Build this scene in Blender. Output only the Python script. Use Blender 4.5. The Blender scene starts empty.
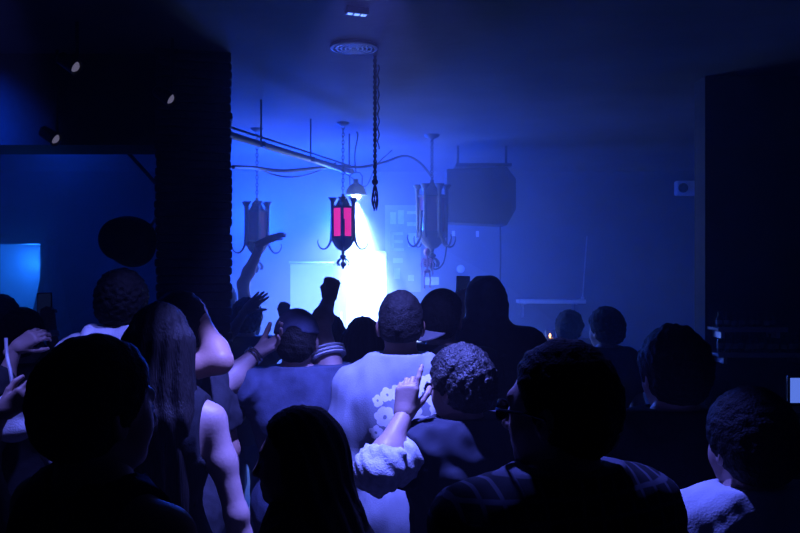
import bpy, bmesh, math, random
import numpy as np
from mathutils import Vector, Matrix

random.seed(4)
SC = bpy.context.scene
COL = SC.collection
F, CAMZ, CY = 777.8, 1.85, 266.5
PI = math.pi


def at(px, py, d):
    return np.array([(px - 400) / F * d, d, CAMZ - (py - CY) / F * d], dtype=float)


def V(*a):
    return np.array(a, dtype=float)


def unit(v):
    v = np.asarray(v, dtype=float)
    return v / (np.linalg.norm(v) + 1e-12)


# ------------------------------------------------------------------ materials
def principled(name):
    m = bpy.data.materials.new(name)
    m.use_nodes = True
    nt = m.node_tree
    return m, nt, nt.nodes['Principled BSDF']


def mat(name, col, rough=.7, metal=0., var=.25, scale=20., bump=.0, bscale=60., stretch=None, spec=.4, sheen=0.):
    m, nt, b = principled(name)
    tc = nt.nodes.new('ShaderNodeTexCoord')
    src = tc.outputs['Object']
    if stretch:
        mp = nt.nodes.new('ShaderNodeMapping')
        mp.inputs['Scale'].default_value = stretch
        nt.links.new(src, mp.inputs['Vector'])
        src = mp.outputs['Vector']
    n = nt.nodes.new('ShaderNodeTexNoise')
    n.inputs['Scale'].default_value = scale
    n.inputs['Detail'].default_value = 4
    nt.links.new(src, n.inputs['Vector'])
    r = nt.nodes.new('ShaderNodeValToRGB')
    r.color_ramp.elements[0].position = .3
    r.color_ramp.elements[1].position = .7
    c = np.array(col)
    r.color_ramp.elements[0].color = (*np.clip(c * (1 - var), 0, 1), 1)
    r.color_ramp.elements[1].color = (*np.clip(c * (1 + var), 0, 1), 1)
    nt.links.new(n.outputs['Fac'], r.inputs['Fac'])
    nt.links.new(r.outputs['Color'], b.inputs['Base Color'])
    b.inputs['Roughness'].default_value = rough
    b.inputs['Metallic'].default_value = metal
    b.inputs['Specular IOR Level'].default_value = spec
    if bump:
        n2 = nt.nodes.new('ShaderNodeTexNoise')
        n2.inputs['Scale'].default_value = bscale
        n2.inputs['Detail'].default_value = 3
        nt.links.new(src, n2.inputs['Vector'])
        bp = nt.nodes.new('ShaderNodeBump')
        bp.inputs['Strength'].default_value = bump
        bp.inputs['Distance'].default_value = .01
        nt.links.new(n2.outputs['Fac'], bp.inputs['Height'])
        nt.links.new(bp.outputs['Normal'], b.inputs['Normal'])
    return m


def emis(name, col, strength, base=(.02, .02, .02)):
    m, nt, b = principled(name)
    b.inputs['Base Color'].default_value = (*base, 1)
    b.inputs['Emission Color'].default_value = (*col, 1)
    b.inputs['Emission Strength'].default_value = strength
    b.inputs['Roughness'].default_value = .3
    return m


def glass(name, col=(.8, .85, .9), rough=.05):
    m, nt, b = principled(name)
    b.inputs['Base Color'].default_value = (*col, 1)
    b.inputs['Transmission Weight'].default_value = 1.
    b.inputs['Roughness'].default_value = rough
    b.inputs['IOR'].default_value = 1.3
    return m


M = dict(
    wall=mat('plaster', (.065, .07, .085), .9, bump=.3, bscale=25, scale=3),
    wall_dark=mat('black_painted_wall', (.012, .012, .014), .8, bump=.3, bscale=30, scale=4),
    ceil=mat('ceiling_plaster', (.055, .056, .066), .9, bump=.2, bscale=18, scale=2),
    floor=mat('dark_floor', (.03, .03, .035), .5, bump=.2, bscale=30, scale=5),
    column=mat('dark_brick', (.035, .034, .036), .85, bump=.6, bscale=45, scale=12),
    skin=mat('skin', (.38, .25, .215), .5, var=.08, scale=14, bump=.08, bscale=120),
    skin2=mat('skin_tan', (.34, .19, .14), .5, var=.08, scale=14, bump=.08, bscale=120),
    skin3=mat('skin_deep', (.15, .08, .055), .5, var=.08, scale=14, bump=.08, bscale=120),
    hair=mat('black_hair', (.010, .009, .009), .65, var=.4, scale=60, bump=.6, bscale=160, spec=.12),
    hair_long=mat('long_dark_hair', (.010, .008, .008), .6, var=.4, scale=60, bump=.5, bscale=90, stretch=(3, 3, .25), spec=.15),
    hair_curl=mat('curly_hair', (.02, .019, .02), .5, var=.5, scale=70, bump=.8, bscale=130, spec=.4),
    black=mat('black_cotton', (.012, .012, .015), .9, bump=.25, bscale=250, spec=.2),
    charcoal=mat('charcoal_cotton', (.03, .03, .036), .9, bump=.25, bscale=250, spec=.2),
    navy=mat('navy_jersey_knit', (.042, .05, .085), .85, bump=.25, bscale=220, spec=.25),
    white=mat('white_cotton', (.72, .72, .74), .9, var=.06, bump=.2, bscale=200, spec=.2),
    denim=mat('washed_denim', (.16, .18, .23), .9, var=.35, scale=35, bump=.4, bscale=200, spec=.2),
    denim_pale=mat('pale_turned_denim', (.45, .47, .52), .9, var=.25, scale=50, bump=.4, bscale=200, spec=.2),
    jeans=mat('dark_jeans', (.03, .035, .05), .9, bump=.3, bscale=220, spec=.2),
    shoe=mat('black_rubber_shoe', (.015, .015, .016), .6),
    leather=mat('black_leather', (.014, .013, .013), .45, bump=.3, bscale=90),
    metal=mat('dark_iron', (.03, .03, .033), .5, metal=.6, bump=.3, bscale=60),
    steel=mat('worn_steel', (.45, .46, .48), .35, metal=.9),
    grey_paint=mat('grey_painted_pipe', (.05, .05, .055), .5),
    cable=mat('black_cable', (.012, .012, .013), .6),
    rope=mat('dark_rope', (.03, .028, .025), .95, bump=.6, bscale=150),
    cabinet=mat('black_textured_cabinet', (.014, .014, .016), .7, bump=.5, bscale=220),
    grille=mat('speaker_grille', (.02, .02, .022), .6, metal=.3, bump=.8, bscale=400),
    pale=mat('pale_enamel', (.42, .43, .46), .5, var=.05),
    screen_white=mat('white_board', (.5, .52, .54), .6, var=.03),
    paper=mat('poster_paper', (.34, .33, .36), .85, var=.1, scale=6),
    ink=mat('poster_pale_ink', (.7, .68, .72), .85, var=.1),
    bone=mat('pink_plastic_bone', (.62, .30, .42), .55, var=.1),
    drape=mat('violet_grey_drape', (.20, .15, .22), .9, var=.2, stretch=(6, 6, .4), scale=8, bump=.3, bscale=10),
    wood=mat('dark_stained_wood', (.05, .035, .028), .5, var=.35, stretch=(2, 14, 14), scale=6, bump=.2, bscale=20),
    ledge=mat('pale_laminate', (.45, .45, .47), .35, var=.06),
    bottle=mat('dark_bottle_glass', (.02, .03, .03), .12, spec=.7),
    label=mat('bottle_label', (.35, .33, .30), .8),
    phone=mat('phone_black', (.012, .012, .014), .25, spec=.6),
    phone_dark=emis('dim_phone_screen', (.05, .1, .5), .04, (.02, .02, .03)),
    red_glow=emis('red_lit_glass', (1., .02, .40), .8, (.4, .02, .05)),
    red_dead=mat('unlit_red_glass', (.10, .015, .03), .25),
    bulb=emis('work_lamp_bulb', (.62, .78, 1.), 160., (.9, .9, .9)),
    bulb_blue=emis('blue_lamp_lens', (.1, .3, 1.), 6., (.3, .3, .4)),
    slot=emis('dim_blue_lamp_slot', (.12, .25, 1.), .55, (.2, .2, .25)),
    tiny=emis('dim_white_lamp_lens', (.45, .42, .7), .22, (.2, .2, .25)),
    monitor=emis('lit_monitor_screen', (.13, .25, 1.), .75, (.1, .1, .15)),
    flame=emis('candle_flame', (1., .45, .12), 16.),
    wax=mat('candle_wax', (.7, .55, .4), .6),
    glass=glass('clear_glass'),
    strap=mat('white_woven_strap', (.7, .7, .72), .8),
    band=mat('white_paper_band', (.85, .85, .87), .7, var=.03),
    lens=mat('dark_spectacle_lens', (.01, .01, .012), .1, spec=.7),
    eye=mat('eye_white', (.7, .68, .66), .2, var=.02),
    gold=mat('silver_jewellery', (.6, .58, .6), .25, metal=1.),
    bag=mat('white_canvas', (.7, .7, .72), .9, var=.05, bump=.3, bscale=200),
)


# ------------------------------------------------------------------ mesh helpers
def link(name, me, m=None, parent=None, smooth=True):
    if m is not None:
        for mm in (m if isinstance(m, (list, tuple)) else [m]):
            me.materials.append(mm)
    if smooth:
        me.shade_smooth()
    o = bpy.data.objects.new(name, me)
    COL.objects.link(o)
    if parent is not None:
        o.parent = parent
    return o


def tag(o, label=None, cat=None, group=None, kind=None):
    if label: o['label'] = label
    if cat: o['category'] = cat
    if group: o['group'] = group
    if kind: o['kind'] = kind
    return o


def empty(name, loc, rz=0., label=None, cat=None, group=None):
    o = bpy.data.objects.new(name, None)
    o.empty_display_size = .1
    COL.objects.link(o)
    o.location = [float(c) for c in loc]
    o.rotation_euler = (0, 0, rz)
    return tag(o, label, cat, group)


class MB:
    """collects shapes into one mesh"""

    def __init__(s):
        s.v, s.f = [], []

    def add(s, vs, fs):
        n = len(s.v)
        s.v += [tuple(float(c) for c in p) for p in vs]
        s.f += [tuple(n + i for i in f) for f in fs]
        return s

    def box(s, a, b, bev=0., mtx=None):
        bm = bmesh.new()
        bmesh.ops.create_cube(bm, size=1)
        a, b = np.array(a, float), np.array(b, float)
        c, d = (a + b) / 2, np.abs(b - a)
        for v in bm.verts:
            v.co = Vector((v.co.x * d[0] + c[0], v.co.y * d[1] + c[1], v.co.z * d[2] + c[2]))
        if bev:
            bmesh.ops.bevel(bm, geom=list(bm.edges), offset=bev, segments=3, affect='EDGES', profile=.5)
        return s.bm(bm, mtx)

    def bm(s, bm, mtx=None):
        bm.verts.index_update()
        vs = [(mtx @ v.co) if mtx else v.co.copy() for v in bm.verts]
        s.add(vs, [[v.index for v in f.verts] for f in bm.faces])
        bm.free()
        return s

    def lathe(s, prof, c=(0, 0, 0), n=20, mtx=None):
        vs, fs = [], []
        for (r, z) in prof:
            for i in range(n):
                a = 2 * PI * i / n
                p = Vector((r * math.cos(a), r * math.sin(a), z))
                if mtx: p = mtx @ p
                vs.append((p[0] + c[0], p[1] + c[1], p[2] + c[2]))
        m = len(prof)
        for j in range(m - 1):
            for i in range(n):
                k = (i + 1) % n
                fs.append((j * n + i, j * n + k, (j + 1) * n + k, (j + 1) * n + i))
        fs.append(tuple(range(n))[::-1])
        fs.append(tuple((m - 1) * n + i for i in range(n)))
        return s.add(vs, fs)

    def tube(s, pts, r, n=8, closed=False):
        pts = [np.array(p, float) for p in pts]
        m = len(pts)
        rs = r if isinstance(r, (list, tuple)) else [r] * m
        vs, fs = [], []
        ref = None
        for i, p in enumerate(pts):
            if closed:
                t = unit(pts[(i + 1) % m] - pts[i - 1])
            else:
                t = unit(pts[min(i + 1, m - 1)] - pts[max(i - 1, 0)])
            if ref is None:
                ref = V(0, 0, 1) if abs(t[2]) < .9 else V(1, 0, 0)
            u = unit(np.cross(t, ref)); w = np.cross(u, t)
            ref = w if abs(np.dot(w, t)) < .9 else ref
            for k in range(n):
                a = 2 * PI * k / n
                vs.append(p + rs[i] * (math.cos(a) * u + math.sin(a) * w))
        for j in range(m if closed else m - 1):
            j2 = (j + 1) % m
            for k in range(n):
                k2 = (k + 1) % n
                fs.append((j * n + k, j * n + k2, j2 * n + k2, j2 * n + k))
        if not closed:
            fs.append(tuple(range(n))[::-1])
            fs.append(tuple((m - 1) * n + k for k in range(n)))
        return s.add(vs, fs)

    def ball(s, c, r, seg=14, sc=(1, 1, 1)):
        bm = bmesh.new()
        bmesh.ops.create_uvsphere(bm, u_segments=seg, v_segments=max(6, seg * 2 // 3), radius=1)
        for v in bm.verts:
            v.co = Vector((v.co.x * r * sc[0] + c[0], v.co.y * r * sc[1] + c[1], v.co.z * r * sc[2] + c[2]))
        return s.bm(bm)

    def prism(s, poly, z0, z1):
        n = len(poly)
        vs = [(x, y, z0) for x, y in poly] + [(x, y, z1) for x, y in poly]
        fs = [tuple(range(n))[::-1], tuple(range(n, 2 * n))]
        fs += [(i, (i + 1) % n, n + (i + 1) % n, n + i) for i in range(n)]
        return s.add(vs, fs)

    def build(s, name, m, parent=None, smooth=True, origin=None, angle=True):
        me = bpy.data.meshes.new(name)
        vs = s.v
        if origin is not None:
            vs = [(a - origin[0], b - origin[1], c - origin[2]) for a, b, c in vs]
        me.from_pydata(vs, [], s.f)
        bm = bmesh.new(); bm.from_mesh(me)
        bmesh.ops.recalc_face_normals(bm, faces=bm.faces)
        bm.to_mesh(me); bm.free()
        o = link(name, me, m, parent, smooth)
        if smooth and angle:
            me.set_sharp_from_angle(angle=math.radians(40))
        if origin is not None:
            o.location = [float(c) for c in origin]
        return o


def spline(pts, n=8):
    """Catmull-Rom through the points"""
    P = [np.array(p, float) for p in pts]
    P = [2 * P[0] - P[1]] + P + [2 * P[-1] - P[-2]]
    out = []
    for i in range(1, len(P) - 2):
        for k in range(n):
            t = k / n
            out.append(.5 * (2 * P[i] + (P[i + 1] - P[i - 1]) * t + (2 * P[i - 1] - 5 * P[i] + 4 * P[i + 1] - P[i + 2]) * t * t
                             + (3 * P[i] - P[i - 1] - 3 * P[i + 1] + P[i + 2]) * t ** 3))
    out.append(P[-2])
    return out


# ------------------------------------------------------------------ distance-field modeller
class Cone:
    def __init__(s, a, b, ra, rb, k=.02, cut=None):
        s.a, s.b, s.ra, s.rb, s.k, s.cut = np.array(a, float), np.array(b, float), ra, rb, k, cut
        r = max(ra, rb)
        s.lo, s.hi = np.minimum(s.a, s.b) - r, np.maximum(s.a, s.b) + r

    def d(s, X, Y, Z):
        a, u = s.a, s.b - s.a
        L2 = float(u @ u) + 1e-12
        px, py, pz = X - a[0], Y - a[1], Z - a[2]
        t = np.clip((px * u[0] + py * u[1] + pz * u[2]) / L2, 0, 1)
        d = np.sqrt((px - t * u[0]) ** 2 + (py - t * u[1]) ** 2 + (pz - t * u[2]) ** 2) - (s.ra + (s.rb - s.ra) * t)
        for (p, n) in (s.cut or ()):
            d = np.maximum(d, (X - p[0]) * n[0] + (Y - p[1]) * n[1] + (Z - p[2]) * n[2])
        return d


class Ell:
    def __init__(s, c, r, R=None, k=.02, sub=False):
        s.c, s.r, s.k, s.sub = np.array(c, float), np.array(r, float), k, sub
        s.R = np.eye(3) if R is None else np.array(R, float)
        e = np.abs(s.R) @ s.r
        s.lo, s.hi = s.c - e, s.c + e

    def d(s, X, Y, Z):
        px, py, pz = X - s.c[0], Y - s.c[1], Z - s.c[2]
        R, r = s.R, s.r
        q = [(px * R[0, i] + py * R[1, i] + pz * R[2, i]) / r[i] for i in range(3)]
        k0 = np.sqrt(q[0] ** 2 + q[1] ** 2 + q[2] ** 2)
        k1 = np.sqrt((q[0] / r[0]) ** 2 + (q[1] / r[1]) ** 2 + (q[2] / r[2]) ** 2) + 1e-9
        return k0 * (k0 - 1) / k1


def smin(a, b, k):
    h = np.maximum(k - np.abs(a - b), 0) / k
    return np.minimum(a, b) - h * h * k * .25


def field_mesh(prims, res, post=None, pad=.02):
    add = [p for p in prims if not getattr(p, 'sub', False)]
    lo = np.min([p.lo for p in add], 0) - pad - 2 * res
    hi = np.max([p.hi for p in add], 0) + pad + 2 * res
    n = np.ceil((hi - lo) / res).astype(int) + 1
    ax = [(lo[i] + res * np.arange(n[i])).astype(np.float32) for i in range(3)]
    X, Y, Z = ax[0][:, None, None], ax[1][None, :, None], ax[2][None, None, :]
    f = np.full(n, .3, np.float32)
    mg = .06
    for p in prims:
        i0 = np.maximum(np.floor((p.lo - mg - lo) / res).astype(int), 0)
        i1 = np.minimum(np.ceil((p.hi + mg - lo) / res).astype(int) + 1, n)
        sl = tuple(slice(i0[i], i1[i]) for i in range(3))
        d = p.d(X[sl[0]], Y[:, sl[1]], Z[:, :, sl[2]])
        if getattr(p, 'sub', False):
            f[sl] = -smin(-f[sl], d, p.k)
        else:
            f[sl] = smin(f[sl], d, p.k)
    if post is not None:
        f = post(X, Y, Z, f).astype(np.float32)
    f[0], f[-1] = .3, .3
    f[:, 0], f[:, -1] = .3, .3
    f[:, :, 0], f[:, :, -1] = .3, .3
    return nets(f, lo, res)


def nets(v, o, r):
    s = v < 0
    c = np.zeros(np.array(v.shape) - 1, np.int8)
    offs = [(a, b, d) for a in (0, 1) for b in (0, 1) for d in (0, 1)]
    for (a, b, d) in offs:
        c += s[a:v.shape[0] - 1 + a, b:v.shape[1] - 1 + b, d:v.shape[2] - 1 + d]
    act = (c > 0) & (c < 8)
    idx = np.argwhere(act)
    vals = np.stack([v[idx[:, 0] + a, idx[:, 1] + b, idx[:, 2] + d] for (a, b, d) in offs])
    acc = np.zeros((len(idx), 3)); cnt = np.zeros(len(idx))
    for i in range(8):
        for j in range(i + 1, 8):
            if sum(abs(offs[i][q] - offs[j][q]) for q in range(3)) != 1: continue
            va, vb = vals[i], vals[j]
            m = (va < 0) != (vb < 0)
            t = np.where(m, va / np.where(m, va - vb, 1), 0)
            p = np.array(offs[i])[None] + (np.array(offs[j]) - np.array(offs[i]))[None] * t[:, None]
            acc += np.where(m[:, None], p, 0); cnt += m
    vert = o + r * (idx + acc / np.maximum(cnt, 1)[:, None])
    vid = np.full(act.shape, -1, np.int64)
    vid[act] = np.arange(len(idx))
    quads = []
    for axis in range(3):
        b, d = (axis + 1) % 3, (axis + 2) % 3
        s0 = np.take(s, range(0, v.shape[axis] - 1), axis)
        s1 = np.take(s, range(1, v.shape[axis]), axis)
        e = s0 != s1
        ids = np.argwhere(e)
        ok = (ids[:, b] > 0) & (ids[:, d] > 0) & (ids[:, b] < v.shape[b] - 1) & (ids[:, d] < v.shape[d] - 1)
        ids = ids[ok]
        ins = s0[ids[:, 0], ids[:, 1], ids[:, 2]]

        def get(db, dd):
            q = ids.copy(); q[:, b] += db; q[:, d] += dd
            return vid[q[:, 0], q[:, 1], q[:, 2]]
        Q = np.stack([get(-1, -1), get(0, -1), get(0, 0), get(-1, 0)], 1)
        Q[~ins] = Q[~ins][:, ::-1]
        quads.append(Q)
    return vert, np.concatenate(quads)


def join_parts(parts):
    vs, fs, n = [], [], 0
    for v, q in parts:
        vs.append(v); fs.append(q + n); n += len(v)
    return np.concatenate(vs), np.concatenate(fs)


def np_mesh(name, vert, quads, m, parent):
    me = bpy.data.meshes.new(name)
    me.vertices.add(len(vert)); me.vertices.foreach_set('co', vert.astype(np.float32).ravel())
    nq = len(quads)
    me.loops.add(nq * 4); me.loops.foreach_set('vertex_index', quads.astype(np.int32).ravel())
    me.polygons.add(nq)
    me.polygons.foreach_set('loop_start', np.arange(0, nq * 4, 4, dtype=np.int32))
    me.update(calc_edges=True)
    me.validate()
    return link(name, me, m, parent)


def waves(X, Y, Z, f, seed, n=5, aniso=(1, 1, 1)):
    rs = np.random.RandomState(seed)
    out = 0
    for _ in range(n):
        w = unit(rs.normal(size=3)) * f * rs.uniform(.6, 1.5) * np.array(aniso)
        out = out + np.sin(X * w[0] + Y * w[1] + Z * w[2] + rs.uniform(0, 6.28))
    return out / n * 1.6


def rot(axis, ang):
    return np.array(Matrix.Rotation(ang, 3, axis))


def rod(v, axis, ang):
    """rotate v about axis"""
    axis = unit(axis)
    return v * math.cos(ang) + np.cross(axis, v) * math.sin(ang) + axis * np.dot(axis, v) * (1 - math.cos(ang))


def hand_mesh(w, d, n, side, curl, spread=.12, res=.0042, sc=1.):
    """w wrist, d towards the fingers, n out of the palm, side +1/-1 towards the thumb along cross(d, n)"""
    d = unit(d); n = unit(np.asarray(n) - d * np.dot(n, d)); s = np.cross(d, n) * side
    P = [Cone(w - d * .035 * sc, w + d * .012 * sc, .026 * sc, .025 * sc, .012)]
    offs = [.029, .010, -.009, -.027]
    base = [.088, .092, .088, .080]
    seg = [(.040, .024, .020), (.044, .027, .021), (.041, .025, .020), (.032, .019, .017)]
    rr = [.0098, .0102, .0097, .0086]
    for i in range(4):
        k = w + d * base[i] * sc + s * offs[i] * sc
        P.append(Cone(w + d * .012 * sc + s * offs[i] * .62 * sc, k, .0165 * sc, .0125 * sc, .016))
        ang = spread * (1.5 - i) * .5
        dd = unit(d + s * math.tan(ang))
        p = k
        ax = np.cross(dd, n)
        c = curl[i] if isinstance(curl, (list, tuple)) else curl
        for j, L in enumerate(seg[i]):
            dd = rod(dd, ax, c * (1.35, 1.6, .95)[j])
            q = p + dd * L * sc
            P.append(Cone(p, q, rr[i] * sc * (1, .93, .86)[j], rr[i] * sc * (.93, .86, .74)[j], .004))
            p = q
    c = curl[4] if isinstance(curl, (list, tuple)) else curl * .8
    p = w + d * .022 * sc + s * .024 * sc + n * .006 * sc
    dd = unit(d * .72 + s * .68 + n * .25)
    ax = np.cross(dd, unit(n * .6 - s * .7 + d * .15))
    for j, L in enumerate((.043, .033, .026)):
        dd = rod(dd, ax, c * (.35, .75, .8)[j])
        q = p + dd * L * sc
        P.append(Cone(p, q, (.0155, .0118, .0108)[j] * sc, (.0122, .0108, .0088)[j] * sc, .010 if j == 0 else .004))
        p = q
    return field_mesh(P, res)


PEOPLE = []


def person(label, px, top, d, rz=0., fem=False, hair='short', ht=.014, yaw=0., pitch=0., tilt=0., arms=None,
           shirt=None, skin='skin', trousers='jeans', res=.009, hres=.0055, seed=1, eyes=False, hoff=(0, 0), hairmat=None,
           width=1., hair_len=.40, hcut=None, drop=0., flare=0., group=None, head_w=1.):
    """a standing person whose crown is seen at (px, top) from a distance d, facing rz (0 = away from the camera)"""
    rz = math.radians(rz)
    ztop = at(px, top, d)[2]
    h = ztop - ht * .8
    s = h / 1.75
    base = at(px, top, d); base[2] = 0
    root = empty('person', base, rz, label, 'person', group)
    PEOPLE.append((px, d, h))
    Rw = rot('Z', rz)

    def loc(p):        # world -> person
        return Rw.T @ (np.asarray(p, float) - base)

    def ldir(v):
        return Rw.T @ np.asarray(v, float)
    sw = (.162 if fem else .186) * s * width
    tw = (.88 if fem else 1.) * width
    hs = (.95 if fem else 1.) * min(1.03, max(.93, s ** .5))
    hb = V(0, -.012, 1.475 * s)                       # neck base
    HC = V(hoff[0], hoff[1], h - .113 * hs)           # head centre
    RH = rot('Z', yaw) @ rot('X', -pitch) @ rot('Y', tilt)

    def H(x, y, z):
        return HC + RH @ (np.array([x * head_w, y, z]) * hs)

    def HR(*r):
        return np.array(r) * hs * np.array([head_w, 1, 1])
    nr = (.047 if fem else .057) * s
    neck = Cone(H(0, -.028, -.055), hb, nr * .98, nr * 1.08, .03)
    # ---- torso
    def torso(t, k=.06, low=True):
        P = [Ell((0, 0, 1.31 * s), (.152 * s * tw + t, .108 * s + t, .185 * s + t), k=k),
             Ell((0, .008, 1.09 * s), (.128 * s * tw + t, .094 * s + t, .17 * s + t), k=k)]
        if fem:
            P += [Ell((q * .068 * s, .085 * s, 1.285 * s), (.058 * s + t * .6, .055 * s + t * .6, .06 * s + t * .6), k=.05) for q in (-1, 1)]
        for q in (-1, 1):
            P.append(Cone((q * .03 * s, -.018, 1.485 * s), (q * sw * .92, -.008, 1.425 * s - drop), .05 * s + t, .052 * s + t, k))
            P.append(Ell((q * .085 * s * tw, -.045 * s, 1.33 * s), (.075 * s + t, .06 * s + t, .12 * s + t), k=k))
        if low:
            P.append(Ell((0, -.005, .945 * s), ((.17 if fem else .158) * s + t, .112 * s + t, .12 * s + t), k=k))
        return P
    # ---- arms
    A = {}
    for sd, q in (('L', -1), ('R', 1)):
        sp = dict((arms or {}).get(sd, {}))
        sh = V(q * sw, -.005, 1.425 * s - drop)
        if 'e' in sp:
            e = loc(at(*sp['e']))
            w = loc(at(*sp['w']))
            if e[2] > sh[2]: sh = sh + V(-q * .01, 0, .035)
        else:
            e = sh + V(q * sp.get('out', .05), sp.get('ey', -.02), -.285 * s)
            w = e + V(q * sp.get('wx', 0.), sp.get('wy', .07), -.235 * s) if 'wrel' not in sp else e + np.array(sp['wrel'])
        hd = ldir(sp['hd']) if 'hd' in sp else unit(w - e)
        nn = ldir(sp['n']) if 'n' in sp else V(-q, 0, 0)
        if abs(np.dot(unit(nn), unit(hd))) > .95: nn = V(0, 1, 0)
        A[sd] = dict(q=q, sh=sh, e=e, w=w, hd=hd, n=nn, curl=sp.get('curl', .28), slv=sp.get('slv'))
        print('ARM', label[:28], sd, 'upper %.2f fore %.2f' % (np.linalg.norm(e - sh), np.linalg.norm(w - e)))
    ar = (.82 if fem else 1.) * s * sp.get('thick', 1.)

    def arm(a, t, upto=2., k=.03):
        sh, e, w = a['sh'], a['e'], a['w']
        P = []
        f1 = min(upto, 1.)
        p1 = sh + (e - sh) * f1
        cut = [(p1, unit(e - sh))] if upto < 1 else None
        mid = sh + (e - sh) * .45
        if upto < .5:
            P.append(Cone(sh, p1 + unit(e - sh) * .06, .054 * ar + t, .050 * ar + t, k, cut))
        else:
            P.append(Cone(sh, mid, .054 * ar + t, .050 * ar + t, k))
            P.append(Cone(mid, p1 + (unit(e - sh) * .06 if cut else 0), .050 * ar + t, .041 * ar + t, k, cut))
        if upto > 1:
            f2 = upto - 1
            p2 = e + (w - e) * min(f2, 1.)
            cut = [(p2, unit(w - e))] if upto < 2 else None
            m2 = e + (w - e) * .3
            if f2 <= .3:
                P.append(Cone(e, p2 + (w - e) * .25, .041 * ar + t, .042 * ar + t, k, cut))
            else:
                P.append(Cone(e, m2, .040 * ar + t, .043 * ar + t, k))
                P.append(Cone(m2, p2 + (unit(w - e) * .05 if cut else 0), .043 * ar + t, .029 * ar + t, k, cut))
        return P

    def legs(t, k=.04):
        P = []
        for q in (-1, 1):
            P += [Cone((q * .088 * s, 0, .90 * s), (q * .095 * s, .012, .50 * s), .084 * s + t, .056 * s + t, k),
                  Cone((q * .095 * s, .008, .50 * s), (q * .098 * s, -.02, .32 * s), .052 * s + t, .054 * s + t, k),
                  Cone((q * .098 * s, -.02, .32 * s), (q * .10 * s, -.02, .085 * s), .054 * s + t, .038 * s + t, k)]
        return P
    feet = [Cone((q * .10 * s, -.035, .045 * s), (q * .115 * s, .15, .03 * s), .040 * s, .030 * s, .03) for q in (-1, 1)]
    # ---- body: one surface (torso, arms, legs), the finely meshed head and hands run on from it
    P = torso(0.) + [neck] + legs(0.) + feet
    for a in A.values(): P += arm(a, 0.)
    parts = [field_mesh(P, res)]
    hp = [Ell(H(0, -.012, .015), HR(.074, .094, .098), RH), Ell(H(0, .035, -.03), HR(.061, .058, .085), RH, .03),
          Ell(H(0, .036, -.086), HR(.044, .043, .035), RH, .03), Ell(H(0, .070, -.102), HR(.02, .017, .016), RH, .02),
          Ell(H(-.036, .05, -.042), HR(.026, .026, .03), RH), Ell(H(.036, .05, -.042), HR(.026, .026, .03), RH),
          Cone(H(-.032, .079, .016), H(.032, .079, .016), .011 * hs, .011 * hs, .015), neck,
          Ell(H(-.032, .098, -.012), HR(.015, .013, .011), RH, .012, True), Ell(H(.032, .098, -.012), HR(.015, .013, .011), RH, .012, True),
          Cone(H(0, .088, -.002), H(0, .107, -.043), .0085 * hs, .012 * hs, .012),
          Ell(H(-.012, .095, -.046), HR(.009, .01, .008), RH, .008), Ell(H(.012, .095, -.046), HR(.009, .01, .008), RH, .008),
          Cone(H(-.02, .082, -.070), H(.02, .082, -.070), .0065 * hs, .0065 * hs, .008), Ell(H(0, .089, -.068), HR(.015, .008, .006), RH, .008),
          Ell(H(0, .086, -.080), HR(.017, .009, .007), RH, .008)]
    for q in (-1, 1):
        RE = RH @ rot('Z', q * .35) @ rot('X', .2)
        hp += [Ell(H(q * .080, -.012, -.018), HR(.011, .021, .033), RE, .008),
               Ell(H(q * .090, -.008, -.014), HR(.006, .010, .016), RE, .006, True)]
    parts.append(field_mesh(hp, hres * .85))
    for a in A.values():
        parts.append(hand_mesh(a['w'], a['hd'], a['n'], a['q'] * 1., a['curl'], sc=(.92 if fem else 1.) * min(1.05, s)))
    body = np_mesh('body', *join_parts(parts), M[skin], root)
    if eyes:
        for q in (-1, 1):
            MB().ball(H(q * .031, .077, -.012), .0122 * hs).build('eye', M['eye'], root)
    # ---- hair
    hm = M[hairmat] if hairmat else M['hair_long' if hair in ('long', 'bun') else 'hair']
    if hair != 'none':
        HP = [Ell(H(0, -.016, .022), HR(.074 + ht, .094 + ht, .094 + ht), RH), Ell(H(0, -.06, -.02), HR(.066 + ht * .6, .05 + ht * .6, .07), RH, .03)]
        if hair == 'curly':
            rs = np.random.RandomState(seed)
            for _ in range(70):
                u = unit(rs.normal(size=3)); u[2] = abs(u[2]) * .9 - .1
                HP.append(Ell(H(u[0] * .08, u[1] * .098 - .016, u[2] * .1 + .025), HR(*(rs.uniform(.014, .024),) * 3), None, .012))
        if hair in ('long', 'bun'):
            L = hair_len
            zb = HC[2] - .02
            for i, x in enumerate(np.linspace(-.068, .068, 5)):
                q0 = H(x, -.07 + abs(x) * .5, .0)
                q1 = V(x * 1.35 + HC[0], min(-.115, HC[1] - .07) + abs(x) * .35 - flare * .5, zb - .20)
                q2 = V(x * 1.55 + HC[0], -.125 + abs(x) * .3 - flare, zb - L * random.uniform(.92, 1.05))
                HP += [Cone(q0, q1, .046, .036, .03), Cone(q1, q2, .036, .016, .03)]
            for q in (-1, 1):
                q0 = H(q * .078, -.012, .0)
                HP += [Cone(q0, V(q * .095 + HC[0], -.045, zb - .2), .026, .03, .03), Cone(V(q * .095 + HC[0], -.045, zb - .2), V(q * .105 + HC[0], -.03, zb - L * .9), .03, .014, .03)]
        lo_cut = {'short': -.082, 'fade': -.05, 'curly': -.075}.get(hair, -9)

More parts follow.
